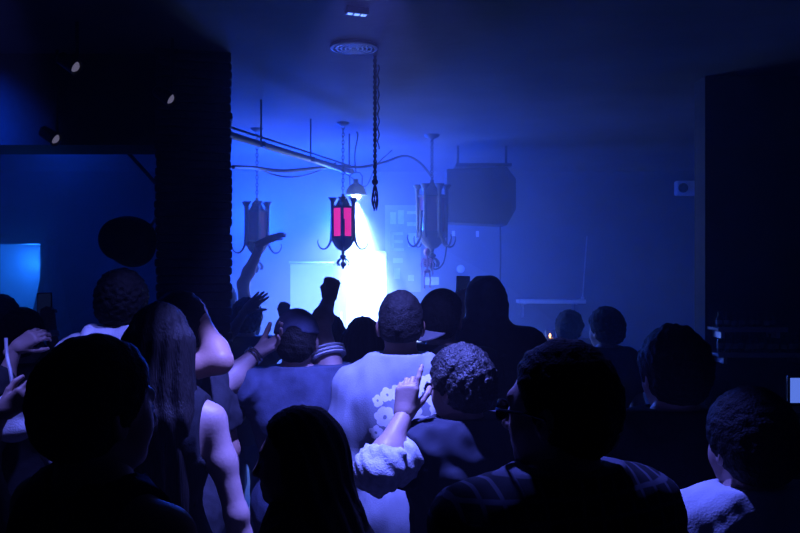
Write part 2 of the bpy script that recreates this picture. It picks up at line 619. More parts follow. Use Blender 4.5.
        def post(X, Y, Z, f):
            px_, py_, pz_ = X - HC[0], Y - HC[1], Z - HC[2]
            x = (px_ * RH[0, 0] + py_ * RH[1, 0] + pz_ * RH[2, 0]) / hs
            y = (px_ * RH[0, 1] + py_ * RH[1, 1] + pz_ * RH[2, 1]) / hs
            z = (px_ * RH[0, 2] + py_ * RH[1, 2] + pz_ * RH[2, 2]) / hs
            if hair in ('long', 'bun'):
                ang = np.arctan2(X - HC[0], -(Y - HC[1]) + .05)
                f = f + .0035 * np.sin(ang * 26 + Z * 9 + 2 * np.sin(Z * 14)) + .002 * waves(X, Y, Z, 150, seed, aniso=(1, 1, .3))
                f = np.maximum(f, np.minimum((y - .02), .1) - np.maximum(z - .02, 0) * .95 - 0 * z)
            else:
                amp = {'short': .0022, 'fade': .002, 'curly': .004}[hair]
                f = f + amp * waves(X, Y, Z, 190, seed) + amp * .6 * waves(X, Y, Z, 420, seed + 9)
                f = np.maximum(f, ((y + .01) * .135 - (z + .055) * .085) / .16)      # hairline, forehead to sideburn
                f = np.maximum(f, lo_cut - z - .25 * np.maximum(-y - .04, 0))
            return f
        np_mesh('hair', *field_mesh(HP, hres if hair != 'long' else hres * 1.25, post), hm, root)
    # ---- shirt
    sh_ = dict(kind='tee', t=.018, sleeve=.62, m='black', amp=.004, hem=.84, name='t_shirt', collar=True)
    sh_.update(shirt or {})
    t = sh_['t']
    P = torso(t, .07)
    if sh_['kind'] != 'tank':
        for a in A.values():
            sl = a['slv'] if a['slv'] is not None else sh_['sleeve']
            P += arm(a, t * .9 + (.006 if sl < 1 else 0), sl, .05)
    if sh_['hem'] < .85:
        P.append(Cone((0, -.002, .95 * s), (0, -.002, .80 * s), .125 * s + t, .125 * s + t, .08))
    if sh_.get('hood'):
        P += [Cone((-.085 * s, -.085, 1.50 * s), (.085 * s, -.085, 1.50 * s), .05, .05, .04), Cone((-.09 * s, -.06, 1.52 * s), (-.075 * s, .05, 1.47 * s), .04, .03, .03),
              Cone((.09 * s, -.06, 1.52 * s), (.075 * s, .05, 1.47 * s), .04, .03, .03)]
    if sh_.get('hood_up'):
        P += [Ell(H(0, -.02, .02), HR(.098, .122, .122), RH, .03), Cone(H(0, -.05, -.05), V(0, -.05, 1.46 * s), .092, .11, .05)]
    nk = .012 if sh_['kind'] != 'tank' else .035

    def post_s(X, Y, Z, f):
        amp = sh_['amp']
        f = f + amp * waves(X, Y, Z, 55, seed + 3, aniso=(1, 1, .6)) + amp * .4 * waves(X, Y, Z, 130, seed + 5)
        f = np.maximum(f, sh_['hem'] * s - Z)
        if sh_.get('hood_up'):
            px_, py_, pz_ = X - HC[0], Y - HC[1], Z - HC[2]
            y = (px_ * RH[0, 1] + py_ * RH[1, 1] + pz_ * RH[2, 1]) / hs
            z = (px_ * RH[0, 2] + py_ * RH[1, 2] + pz_ * RH[2, 2]) / hs
            f = np.maximum(f, np.where(z > -.13, y - .06, -1))
            return f
        if not sh_.get('hood'):
            f = np.maximum(f, -(Cone(H(0, -.02, .0), hb + V(0, .012, -.03), nr + nk + .004, nr + nk, .02).d(X, Y, Z)))
            f = np.maximum(f, Z - (1.53 * s))
        else:
            f = np.maximum(f, -(Cone(H(0, -.01, .05), hb + V(0, .03, -.03), nr + .018, nr + .012, .02).d(X, Y, Z)))
        if sh_['kind'] == 'tank':
            wv = np.where(Z > 1.27 * s, .5, 0)
            f = np.where(Z > 1.24 * s, np.maximum(f, np.abs(X) - (sh_.get('strap', .118) + .5 * np.maximum(1.30 * s - Z, 0) * 1.6) * s), f)
            f = np.maximum(f, -(Ell((0, .08, 1.48 * s), (.085, .12, .12)).d(X, Y, Z)))
        return f
    np_mesh(sh_['name'], *field_mesh(P, res, post_s), M[sh_['m']] if isinstance(sh_['m'], str) else sh_['m'], root)
    if sh_.get('trim'):
        ring = [hb + V(math.cos(a) * (nr + .014), math.sin(a) * (nr + .016) + .004, .012 - .03 * math.sin(a)) for a in np.linspace(0, 2 * PI, 32, endpoint=False)]
        MB().tube(ring, .007, 8, True).build('neck_trim', M[sh_['trim']], root)
        for a in A.values():
            sl = a['slv'] if a['slv'] is not None else sh_['sleeve']
            u = unit(a['e'] - a['sh']); p1 = a['sh'] + (a['e'] - a['sh']) * sl
            rr = .052 * ar + t + .004
            for kk in range(3):
                c = p1 - u * (.004 + kk * .015)
                tr = field_mesh([Cone(a['sh'], a['sh'] + (a['e'] - a['sh']) * 1., rr + .003, rr - .002, .01, [(c, u), (c - u * .0075, -u)])], .005)
                if len(tr[0]): np_mesh('sleeve_stripe', *tr, M[sh_['trim']], root)
    # ---- trousers and shoes
    def post_t(X, Y, Z, f):
        f = f + .003 * waves(X, Y, Z, 60, seed + 7)
        return np.maximum(np.maximum(f, .07 - Z), Z - .96 * s)
    np_mesh('trousers', *field_mesh([Ell((0, -.005, .93 * s), (.165 * s, .118 * s, .13 * s), k=.05)] + legs(.012), .014, post_t), M[trousers], root)
    for q in (-1, 1):
        sp_ = field_mesh([Cone((q * .10 * s, -.04, .05), (q * .116 * s, .16, .036), .05, .042, .03)], .01, lambda X, Y, Z, f: np.maximum(f, 0.0 - Z))
        np_mesh('shoe', *sp_, M['shoe'], root)
    return dict(root=root, A=A, H=H, RH=RH, HC=HC, s=s, hs=hs, hb=hb, base=base, Rw=Rw, nr=nr, loc=loc)


def wear(p, name, mb, m):
    return mb.build(name, M[m] if isinstance(m, str) else m, p['root'])


def cap(p, m='navy', brim_m=None, yawc=0., name='cap', dip=0., plen=.075):
    """baseball cap; yawc turns the peak round the head"""
    H, RH, hs = p['H'], p['RH'], p['hs']
    RC = RH @ rot('Z', yawc) @ rot('X', -dip)

    def post(X, Y, Z, f):
        px_, py_, pz_ = X - p['HC'][0], Y - p['HC'][1], Z - p['HC'][2]
        y = (px_ * RC[0, 1] + py_ * RC[1, 1] + pz_ * RC[2, 1]) / hs
        z = (px_ * RC[0, 2] + py_ * RC[1, 2] + pz_ * RC[2, 2]) / hs
        x = (px_ * RC[0, 0] + py_ * RC[1, 0] + pz_ * RC[2, 0]) / hs
        f = np.maximum(f, .022 - z - .12 * y)
        f = np.maximum(f, -(((x / .035) ** 2 + ((z - .028) / .032) ** 2) - 1) * .02 - np.maximum(y + .05, 0) * 5)   # opening over the strap
        return f
    c = np_mesh(name, *field_mesh([Ell(H(0, -.012, .022), np.array([.093, .112, .108]) * hs, RC)], .0055, post), M[m], p['root'])
    bm = MB()
    C = p['HC']
    n = 14
    vs, fs = [], []
    for dz in (0, -.005):
        for i in range(n + 1):
            u = -1 + 2 * i / n
            for r_ in (0, 1):
                x = u * .078
                y = .085 - .03 * u * u if r_ == 0 else .085 - .03 * u * u + plen * math.sqrt(max(0, 1 - u * u * .92)) * 1.0
                z = .032 - .018 * u * u - .012 * r_ + dz
                vs.append(C + RC @ (V(x, y, z) * hs))
    m_ = 2 * (n + 1)
    for i in range(n):
        a = 2 * i
        fs += [(a, a + 2, a + 3, a + 1), (m_ + a, m_ + a + 1, m_ + a + 3, m_ + a + 2), (a + 1, a + 3, m_ + a + 3, m_ + a + 1), (a, m_ + a, m_ + a + 2, a + 2)]
    fs += [(0, 1, m_ + 1, m_), (2 * n, m_ + 2 * n, m_ + 2 * n + 1, 2 * n + 1)]
    bm.add(vs, fs)
    o = bm.build('peak', M[brim_m or m], c)
    if brim_m and brim_m != m: o['label'] = 'pale peak'
    return c


def specs(p):
    H = p['H']
    g = MB()
    for q in (-1, 1):
        ring = [H(q * .034 + .024 * math.cos(a), .106 - .008 * abs(math.cos(a)), -.012 + .019 * math.sin(a)) for a in np.linspace(0, 2 * PI, 20, endpoint=False)]
        g.tube(ring, .0028, 6, True)
        g.tube([H(q * .058, .100, -.006), H(q * .078, .08, -.004), H(q * .087, .02, -.003), H(q * .089, -.015, -.008), H(q * .087, -.03, -.03)], .003, 6)
    g.tube([H(-.012, .107, -.008), H(0, .111, -.005), H(.012, .107, -.008)], .0025, 6)
    o = wear(p, 'glasses', g, 'phone')
    for q in (-1, 1):
        l = MB()
        pts = [H(q * .034 + .0235 * math.cos(a), .106 - .008 * abs(math.cos(a)), -.012 + .0185 * math.sin(a)) for a in np.linspace(0, 2 * PI, 20, endpoint=False)]
        pts2 = [x + p['RH'] @ V(0, .0015, 0) for x in pts]
        n = len(pts)
        l.add(pts + pts2, [tuple(range(n))[::-1], tuple(range(n, 2 * n))] + [(i, (i + 1) % n, n + (i + 1) % n, n + i) for i in range(n)])
        l.build('lens', M['lens'], o)
    return o


def phone(c, up, face, label, screen, w=.074, hgt=.152, group=None):
    """a handset centred at c; up its long axis, face out of its screen"""
    u = unit(up); f = unit(np.asarray(face) - u * np.dot(face, u)); r = np.cross(u, f)
    mt = Matrix(((r[0], f[0], u[0], c[0]), (r[1], f[1], u[1], c[1]), (r[2], f[2], u[2], c[2]), (0, 0, 0, 1)))
    root = empty('phone', (0, 0, 0), 0, label, 'phone', group)
    root.matrix_world = mt
    MB().box((-w / 2, -.008, -hgt / 2), (w / 2, 0, hgt / 2), .004).build('case', M['phone'], root)
    MB().box((-w / 2 + .004, 0, -hgt / 2 + .005), (w / 2 - .004, .0006, hgt / 2 - .005)).build('screen', M[screen], root, smooth=False)
    cm = MB()
    for dz in (0, .022):
        cm.lathe([(.008, 0), (.008, .002)], n=14, mtx=Matrix.Translation((w / 2 - .017, -.008, hgt / 2 - .018 - dz)) @ Matrix.Rotation(PI / 2, 4, 'X'))
    cm.build('camera_lens', M['lens'], root)
    return root


# ------------------------------------------------------------------ the room
CEIL = 2.95


def struct(name, mb, m, label=None, smooth=False):
    o = mb.build(name, M[m], None, smooth)
    o['kind'] = 'structure'
    if label: o['label'] = label
    return o


struct('floor', MB().box((-7.2, -2.2, -.12), (4.2, 12., 0)), 'floor')
struct('ceiling', MB().box((-7.2, -2.2, CEIL), (4.2, 12., CEIL + .12)), 'ceil')
struct('wall_left', MB().box((-5.65, -2.2, 0), (-5.5, 9.0, CEIL)), 'wall')
struct('wall_right', MB().box((3.6, -2.2, 0), (3.75, 9.0, CEIL)), 'wall')
struct('wall_front', MB().box((-5.5, -2.2, 0), (3.6, -2.05, CEIL)), 'wall_dark')
DX0, DX1, DZ = -5.25, -4.105, 2.16
struct('wall_back', MB().box((-5.65, 9., 0), (DX0, 9.14, CEIL)).box((DX0, 9., DZ), (DX1, 9.14, CEIL)).box((DX1, 9., 0), (3.75, 9.14, CEIL)), 'wall')
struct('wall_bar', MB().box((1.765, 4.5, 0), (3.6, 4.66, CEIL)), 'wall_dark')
struct('wall_anteroom', MB().box((-7.0, 11.6, 0), (-3.0, 11.75, CEIL)).box((-7.0, 9.14, 0), (-6.85, 11.6, CEIL)).box((-3.15, 9.14, 0), (-3.0, 11.6, CEIL)), 'wall')
struct('trim_1', MB().box((-5.5, 4.02, 2.478), (-1.07, 4.36, CEIL)), 'wall_dark')
cb = MB()
z, i = 0., 0
while z < CEIL - .01:
    hh = min(.042, CEIL - z)
    j = [random.uniform(-.006, .006) for _ in range(4)]
    cb.box((-.377 + j[0], 0 + j[1], z), (j[2], .36 + j[3], z + hh), .013, Matrix.Translation((-.866, 4.0, 0)) @ Matrix.Rotation(math.radians(13.5), 4, 'Z'))
    z += hh
column = struct('column', cb, 'column')
struct('wall_light_stop', MB().prism([(-1.20, 4.25), (-1.12, 4.25), (-2.64, 9.02), (-2.74, 9.02)], 0, CEIL), 'wall')  # unseen wall added to keep the blue wash off the left side
fr = MB().box((DX0, 8.98, 0), (DX0 + .05, 9.16, DZ)).box((DX1 - .05, 8.98, 0), (DX1, 9.16, DZ)).box((DX0, 8.98, DZ - .05), (DX1, 9.16, DZ))
struct('door_1', fr, 'grey_paint', 'grey door frame of the blue lit doorway')

# ------------------------------------------------------------------ lanterns
LR = .088


def lantern(loc, chain_top):
    root = empty('hanging_lantern', loc)
    hexa = [(LR * math.cos(PI / 3 * k + PI / 6), LR * math.sin(PI / 3 * k + PI / 6)) for k in range(6)]
    fm, lr_ = MB(), MB()
    for zz in (-.118, .112):
        for k in range(6):
            a, b = hexa[k], hexa[(k + 1) % 6]
            (lr_ if zz < 0 else fm).tube([(a[0], a[1], zz), (b[0], b[1], zz)], .010, 6)
    fm.lathe([(.086, .108), (.06, .125), (.045, .15), (.03, .185), (.012, .20), (.012, .215)], n=18)
    fm.build('frame', M['metal'], root); lr_.build('lower_ring', M['metal'], root)
    for k in range(6):
        a, b = np.array(hexa[k]), np.array(hexa[(k + 1) % 6])
        nrm = unit((a + b) / 2) * .003
        p = MB()
        q = [a * .94, b * .94]
        vs = [(q[0][0], q[0][1], -.11), (q[1][0], q[1][1], -.11), (q[1][0], q[1][1], .108), (q[0][0], q[0][1], .108)]
        vs += [(x - nrm[0], y - nrm[1], zz) for x, y, zz in vs]
        p.add(vs, [(0, 1, 2, 3), (7, 6, 5, 4), (0, 4, 5, 1), (1, 5, 6, 2), (2, 6, 7, 3), (3, 7, 4, 0)])
        p.build('glass_panel', M['red_glow'], root, False)
        x, y = hexa[k]
        MB().tube([(x, y, -.15), (x * 1.04, y * 1.04, .14)], .0125, 8).build('post', M['metal'], root)
        MB().lathe([(.010, .13), (.014, .145), (.011, .15), (.016, .158), (.030, .178), (.031, .184), (.024, .184), (.014, .165)], (x * 1.04, y * 1.04, 0), 14).build('cup', M['metal'], root)
    MB().lathe([(.088, -.115), (.09, -.125), (.082, -.15), (.064, -.185), (.036, -.212), (.014, -.222), (.010, -.25)], n=18).build('bowl', M['metal'], root)
    fn = MB().lathe([(.008, -.245), (.024, -.258), (.026, -.268), (.010, -.282), (.008, -.30), (.022, -.318), (.006, -.36)], n=14)
    for k in range(5):
        a = k * 1.256 + .3
        fn.tube(spline([(0, 0, -.28), (.03 * math.cos(a), .03 * math.sin(a), -.285), (.048 * math.cos(a), .048 * math.sin(a), -.31), (.04 * math.cos(a), .04 * math.sin(a), -.335)], 4), .006, 6)
    fn.build('finial', M['metal'], root)
    for k in range(4):
        a = PI / 2 * k + .12
        c, s_ = math.cos(a), math.sin(a)
        pts = [(LR * .98, .02), (LR * 1.02, -.10), (LR * 1.15, -.165), (.135, -.205), (.172, -.198), (.192, -.160), (.188, -.135)]
        MB().tube(spline([(r_ * c, r_ * s_, zz) for r_, zz in pts], 5), [.011 - .008 * i / 30 for i in range(31)], 7).build('hook', M['metal'], root)
    ch = MB()
    zz, i = .215, 0
    while zz < chain_top:
        rr = [(.009 * math.cos(t), .019 * math.sin(t)) for t in np.linspace(0, 2 * PI, 12, endpoint=False)]
        ch.tube([((u if i % 2 else 0), (0 if i % 2 else u), zz + .016 + v) for u, v in rr], .0032, 5, True)
        zz += .029; i += 1
    ch.build('chain', M['metal'], root)
    MB().lathe([(.05, chain_top), (.045, chain_top - .012), (.012, chain_top - .03)][::-1], n=16).build('ceiling_rose', M['metal'], root)
    return root


def copy_tree(o, parent=None):
    c = o.copy(); COL.objects.link(c)
    if parent is not None: c.parent = parent
    for ch in list(o.children): copy_tree(ch, c)
    return c


L1 = at(343, 222, 5.95)
lan = lantern(L1, CEIL - L1[2])
tag(lan, 'iron hooked lantern with glowing red panels beside the bright work lamp', 'lantern', 'hooked iron lanterns')
for (px, py, d, sc, rz, lab) in ((432, 214, 6.5, 1.32, .5, 'dark unlit hooked lantern in front of the hung loudspeaker'),
                                 (257, 226, 6.2, 1.04, .3, 'dim unlit hooked lantern close to the brick column')):
    c = copy_tree(lan)
    p = at(px, py, d)
    c.location = p; c.scale = (sc,) * 3; c.rotation_euler.z = rz
    c['label'] = lab
    for ch in list(c.children):
        if ch.name.startswith('glass_panel'):
            ch.material_slots[0].link = 'OBJECT'; ch.material_slots[0].material = M['red_dead']
        if ch.name.startswith('chain'):
            ch.scale.z = ((CEIL - p[2]) / sc - .215) / (CEIL - L1[2] - .215)
            ch.location.z = .215 - .215 * ch.scale.z
        if ch.name.startswith('ceiling_rose'):
            ch.location.z = (CEIL - p[2]) / sc - (CEIL - L1[2])

# work lamp
WL = at(356, 191, 6.35)
w = empty('work_lamp', WL, 0, 'bright bare work lamp under a dark dome shade', 'lamp')
MB().lathe([(.085, -.035), (.088, -.03), (.078, .01), (.055, .045), (.024, .062), (.022, .095), (.012, .10)], n=24).build('lamp_shade', M['metal'], w)
b_ = MB().ball((0, 0, -.04), .034).build('bulb', M['bulb'], w)
MB().tube([(-.05, 0, .05), (-.052, 0, .12), (-.03, 0, .15), (.03, 0, .15), (.052, 0, .12), (.05, 0, .05)], .006, 6).build('handle', M['metal'], w)
MB().tube(spline([(0, 0, .15), (-.01, 0, .3), (.015, 0, .45), (0, 0, CEIL - WL[2])], 6), .006, 6).build('cord', M['cable'], w)

# pipe and cables
p0, p1 = at(226, 134, 4.75), at(352, 172, 6.5)
pr = empty('ceiling_pipe', p0, 0, 'long grey pipe slanting from the brick column to the red lantern', 'pipe')
pi = MB().tube([(0, 0, 0), p1 - p0], .023, 12).build('pipe', M['grey_paint'], pr)
MB().tube([V(.0, 0, .05), p1 - p0 + V(0, 0, .045)], .008, 8).build('conduit', M['grey_paint'], pr)
for t in (.22, .6, .97):
    c = (p1 - p0) * t
    MB().tube([c, V(c[0], c[1], CEIL - p0[2])], .007, 6).lathe([(.034, -.018), (.034, .018)], c, 12).build('hanger', M['metal'], pr)
cabs = [([(233, 167, 4.7), (256, 168, 5.4), (285, 171, 5.7), (318, 168, 6.0), (344, 166, 6.3)], .013, 'thick black cable sagging beneath the slanting pipe'),
        ([(256, 167, 5.4), (272, 174, 5.7), (290, 177, 5.8), (310, 174, 6.0), (336, 163, 6.2)], .006, 'thin black cable hanging lowest beneath the slanting pipe'),
        ([(340, 166, 6.3), (362, 167, 6.4), (385, 162, 6.6), (405, 156, 6.8), (420, 163, 7.0), (431, 176, 7.1)], .011, 'black cable rising from the red lantern towards the unlit lantern by the loudspeaker'),
        ([(336, 166, 6.2), (352, 178, 6.3), (366, 186, 6.5), (376, 166, 6.4), (392, 150, 6.4)], .004, 'thin wire looping past the hanging rope'),
        ([(118, 143, 4.34), (130, 155, 4.5), (142, 168, 4.6), (158, 186, 4.36)], .011, 'black cable running down from the dark beam to the brick column'),
        ([(425, 252, 6.3), (430, 266, 6.3), (437, 269, 6.3), (444, 261, 6.3), (447, 240, 6.4), (446, 222, 6.45)], .006, 'black cord looping under the unlit lantern by the loudspeaker')]
for pts, r_, lab in cabs:
    pp = spline([at(*q) for q in pts], 8)
    tag(MB().tube(pp, r_, 7).build('cable', M['cable'], None, origin=pp[0]), lab, 'cable')
# hanging rope
rp = at(375, 58, 4.05)
r0 = empty('hanging_rope', (rp[0], 4.05, CEIL), 0, 'dark knotted rope hanging from the ceiling with a frayed end', 'rope')
R = MB()
L = CEIL - at(375, 182, 4.05)[2]
for k in range(2):
    R.tube([(.0055 * math.cos(t * 75 + k * PI), .0055 * math.sin(t * 75 + k * PI), -L * t) for t in np.linspace(0, 1, 170)], .0052, 6)
R.build('rope_strand', M['rope'], r0)
R2 = MB().tube([(.018 + .004 * math.sin(t * 40), 0, -.05 - .44 * t) for t in np.linspace(0, 1, 40)], .0035, 6)
R2.build('loose_strand', M['rope'], r0)
R3 = MB().ball((0, 0, -L), .018, 10)
for k in range(9):
    a = k * .7
    R3.tube(spline([(0, 0, -L), (.012 * math.cos(a), .012 * math.sin(a), -L - .05), (.017 * math.cos(a + .5), .017 * math.sin(a), -L - .10), (.008 * math.cos(a + 1), .012 * math.sin(a), -L - .13 - .01 * (k % 3))], 4), .003, 5)
R3.build('frayed_end', M['rope'], r0)

# ceiling speaker grille and small fittings
cp = at(354, 46, 3.885)
g = empty('ceiling_speaker', (cp[0], cp[1], CEIL), 0, 'round pale ceiling speaker grille with concentric rings', 'speaker')
MB().lathe([(.118, -.001), (.118, -.012), (.104, -.016), (.104, -.001)], n=40).build('rim', M['pale'], g)
MB().lathe([(.104, -.001), (.104, -.006)], n=40).build('recess', M['grille'], g)
gr = MB()
for r_ in (.022, .044, .066, .088):
    gr.tube([(r_ * math.cos(a), r_ * math.sin(a), -.010) for a in np.linspace(0, 2 * PI, 36, endpoint=False)], .0045, 6, True)
for k in range(10):
    a = k * PI / 5
    gr.tube([(.012 * math.cos(a), .012 * math.sin(a), -.009), (.105 * math.cos(a), .105 * math.sin(a), -.009)], .003, 5)
gr.build('grille', M['pale'], g)
cp = at(357, 7, 3.30)
s_ = empty('ceiling_lamp', (cp[0], cp[1], CEIL), .35, 'small dim ceiling lamp of three blue slots at the top', 'lamp')
MB().box((-.05, -.022, -.03), (.05, .022, 0), .006).build('housing', M['metal'], s_)
for k in range(3):
    MB().box((-.042 + k * .030, -.013, -.032), (-.020 + k * .030, .013, -.029)).build('slot', M['slot'], s_, False)
for (px, py, d, z1, lab) in ((77, 68, 3.5, None, 'small dark spotlight with a faint lens, leftmost under the black ceiling'), (172, 100, 3.75, None, 'small dark spotlight with a faint lens, right above the brick column'),
                         (57, 140, 3.95, None, 'small dark spotlight just in front of the beam underside')):
    p = at(px, py, d)
    k = empty('spotlight', p, 0, lab, 'spotlight', 'small ceiling spotlights')
    mt = Matrix.Rotation(math.radians(-58), 4, 'X')
    mt = Matrix.Rotation(math.radians(82), 4, 'Z') @ mt
    MB().lathe([(.02, .10), (.03, .09), (.034, .02), (.038, 0), (.034, 0), (.030, .01)][::-1], n=18, mtx=mt).build('housing', M['metal'], k)
    MB().lathe([(.018, .002), (.020, .008), (.030, .012)], n=18, mtx=mt).build('lens', M['tiny'], k)
    MB().tube([(0, .0, .04), (0, .0, CEIL - p[2])], .008, 8).build('stem', M['metal'], k)

# hung loudspeaker
def cab_pts(pix, d):
    return [(at(x, y, d)[0], at(x, y, d)[2]) for x, y in pix]


SPD = 6.9
poly = cab_pts([(447, 169), (507, 167), (516, 179), (516, 209), (507, 225), (447, 222)], SPD)
o_ = V(np.mean([q[0] for q in poly]), SPD + .2, np.mean([q[1] for q in poly]))
sp = empty('loudspeaker', o_, 0, 'large black loudspeaker cabinet hung below the ceiling', 'speaker')


def prism_y(poly, y0, y1):
    n = len(poly)
    vs = [(x - o_[0], y0, z_ - o_[2]) for x, z_ in poly] + [(x - o_[0], y1, z_ - o_[2]) for x, z_ in poly]
    m = MB(); m.add(vs, [tuple(range(n)), tuple(range(n, 2 * n))[::-1]] + [(i, n + i, n + (i + 1) % n, (i + 1) % n) for i in range(n)])
    return m


prism_y(poly, -.2, .2).build('cabinet', M['cabinet'], sp, False)
cen = np.mean(poly, 0)
prism_y([tuple(cen + (np.array(q) - cen) * .9) for q in poly], -.212, -.2).build('grille', M['grille'], sp, False)
b0 = MB().box((-.30, -.16, .262), (.20, .16, .29), .004)
b0.build('mounting_plank', M['wood'], sp)
for x in (-.27, .17):
    MB().tube([(x, 0, .285), (x, 0, CEIL - o_[2])], .012, 8).build('hanger', M['metal'], sp)
tag(MB().tube(spline([V(*q) for q in [at(500, 220, 7.1), at(500.5, 250, 7.1), at(500, 300, 7.1), at(499, 469, 7.1)]], 6), .008, 6).build('cable', M['cable'], None, origin=at(500, 220, 7.1)),
    'black cable hanging straight down beneath the loudspeaker', 'cable')

# small pink skeleton
K = at(427, 252, 6.25)
sk = empty('toy_skeleton', K, .2, 'small pink plastic skeleton hanging under the unlit lantern', 'decoration')
MB().ball((0, 0, 0), .028, 14, (1, 1.1, 1.15)).ball((0, -.012, -.026), .017, 10, (1, 1, .8)).build('skull', M['bone'], sk)
rb = MB().tube([(0, 0, -.03), (.004, .006, -.09), (0, 0, -.15)], .006, 6)
for k in range(5):
    zz = -.055 - k * .014; rr = .034 - .003 * abs(k - 2)
    rb.tube([(rr * math.cos(a), rr * .7 * math.sin(a), zz - .006 * math.sin(a)) for a in np.linspace(0, 2 * PI, 14, endpoint=False)], .0035, 5, True)
rb.ball((0, 0, -.155), .024, 10, (1.2, .7, .7)).build('rib_cage', M['bone'], sk)
for q in (-1, 1):
    MB().tube([(q * .034, 0, -.048), (q * .052, .0, -.10), (q * .045, -.012, -.155), (q * .045, -.014, -.18)], [.006, .005, .004, .007], 6).build('arm', M['bone'], sk)
    MB().tube([(q * .018, 0, -.165), (q * .026, -.008, -.225), (q * .022, 0, -.285), (q * .026, -.024, -.295)], [.008, .006, .005, .006], 6).build('leg', M['bone'], sk)
MB().tube([(0, 0, .028), (.01, .0, .1), (.045, .0, at(0, 214, 6.5)[2] - .268 - K[2])], .002, 5).build('string', M['cable'], sk)

# ------------------------------------------------------------------ back of the room
def boxthing(name, lo, hi, m, label, cat, bev=.006, **kw):
    lo, hi = np.array(lo, float), np.array(hi, float)
    o = V((lo[0] + hi[0]) / 2, (lo[1] + hi[1]) / 2, lo[2])
    return tag(MB().box(lo - o, hi - o, bev).build(name, M[m], None, origin=(0, 0, 0)), label, cat, **kw), o


# tall white cabinet in the beam of the lamp
ca, cc = at(346, 251, 7.7), at(387, 251, 7.7)
wc = empty('tall_cabinet', ((ca[0] + cc[0]) / 2, 7.9, 0), 0, 'tall white cabinet lit glaring white by the work lamp', 'cabinet')
wd = cc[0] - ca[0]
MB().box((-wd / 2, -.18, .08), (wd / 2, .22, ca[2]), .03).build('body', M['pale'], wc)
MB().box((-wd / 2 + .005, -.205, .10), (wd / 2 - .005, -.182, ca[2] - .02), .008).build('door', M['pale'], wc)
MB().tube([(wd / 2 - .05, -.205, 1.0), (wd / 2 - .05, -.235, 1.02), (wd / 2 - .05, -.235, 1.3), (wd / 2 - .05, -.205, 1.32)], .008, 8).build('handle', M['steel'], wc)
MB().box((-wd / 2 + .02, -.15, 0), (wd / 2 - .02, .2, .08)).build('plinth', M['metal'], wc)

# white board
a, b = at(290, 264, 8.95), at(333, 264, 8.95)
wb = empty('white_board', ((a[0] + b[0]) / 2, 9.0, a[2]), 0, 'pale board on the back wall behind the raised fist', 'board')
wd = b[0] - a[0]
MB().box((-wd / 2, -.03, -1.15), (wd / 2, -.012, 0), .003).build('panel', M['screen_white'], wb)
MB().box((-wd / 2 - .015, -.05, -.0), (wd / 2 + .015, -.0, .03), .003).build('top_rail', M['steel'], wb)
# poster with pale illegible marks
a, b = at(385, 205, 8.98), at(421, 205, 8.98)
po = empty('poster', ((a[0] + b[0]) / 2, 8.997, at(0, 292, 8.98)[2]), 0, 'large pale poster with blocky marks right of the white cabinet', 'poster'); po.location.y = 9.0
wd, hg = b[0] - a[0], a[2] - at(0, 292, 8.98)[2]
MB().box((-wd / 2, -.004, 0), (wd / 2, 0, hg)).build('sheet', M['paper'], po, False)
mk = MB()
for (x0, y0, x1, y1) in ((390, 212, 396, 224), (398, 210, 404, 224), (407, 211, 418, 214), (391, 232, 403, 235), (391, 240, 403, 243), (391, 248, 404, 251), (391, 232, 394, 251), (393, 258, 403, 263), (394, 268, 400, 279), (408, 275, 414, 281), (407, 222, 416, 226), (408, 233, 417, 247)):
    p, q = at(x0, y0, 8.97), at(x1, y1, 8.97)
    mk.box((p[0] - (a[0] + b[0]) / 2, -.0055, q[2] - at(0, 292, 8.98)[2]), (q[0] - (a[0] + b[0]) / 2, -.004, p[2] - at(0, 292, 8.98)[2]))
mk.build('printed_marks', M['ink'], po, False)
for (x0, y0, x1, y1, nm, lab) in ((424, 277, 439, 285, 'notice', 'small pale notice on the wall below the toy skeleton'), (452, 231, 455, 236, 'notice', 'tiny pale note on the wall under the loudspeaker'), (476, 231, 479, 237, 'notice', 'tiny pale note on the wall left of the straight hanging cable')):
    p, q = at(x0, y1, 8.99), at(x1, y0, 8.99)
    tag(MB().box((0, -.004, 0), (q[0] - p[0], 0, q[2] - p[2])).build(nm, M['ink'], None, False, origin=(0, 0, 0)), lab, 'notice').location = (p[0], 9.0, p[2])
dsk = at(461, 269, 8.95)
dk = MB().lathe([(.046, 0), (.046, .012), (.036, .018)], n=24, mtx=Matrix.Rotation(PI / 2, 4, 'X')).build('wall_disc', M['ink'], None)
dk.location = (dsk[0], 9.0, dsk[2]); tag(dk, 'small round pale disc on the wall above the raised phone', 'disc')

# dj counter with bottles
ct = empty('booth_counter', (-.35, 7.25, 0), 0, 'dark booth counter in front of the tall white cabinet', 'counter')
MB().box((-.62, -.27, 1.09), (.62, .27, 1.14), .006).build('worktop', M['wood'], ct)
MB().box((-.6, -.22, 0), (.6, .24, 1.09), .004).build('front_panel', M['wall_dark'], ct)
dm = empty('mixing_deck', (-.10, 7.27, 1.14), 0, 'flat black mixing deck on the booth counter', 'mixer')
MB().box((-.17, -.13, 0), (.17, .13, .07), .006).build('body', M['phone'], dm)
kb = MB()
for ix in range(6):
    for iy in range(3):
        kb.lathe([(.011, .07), (.010, .088), (.006, .09)], (-.13 + ix * .052, -.08 + iy * .07, 0), 10)
kb.build('knobs', M['steel'], dm)


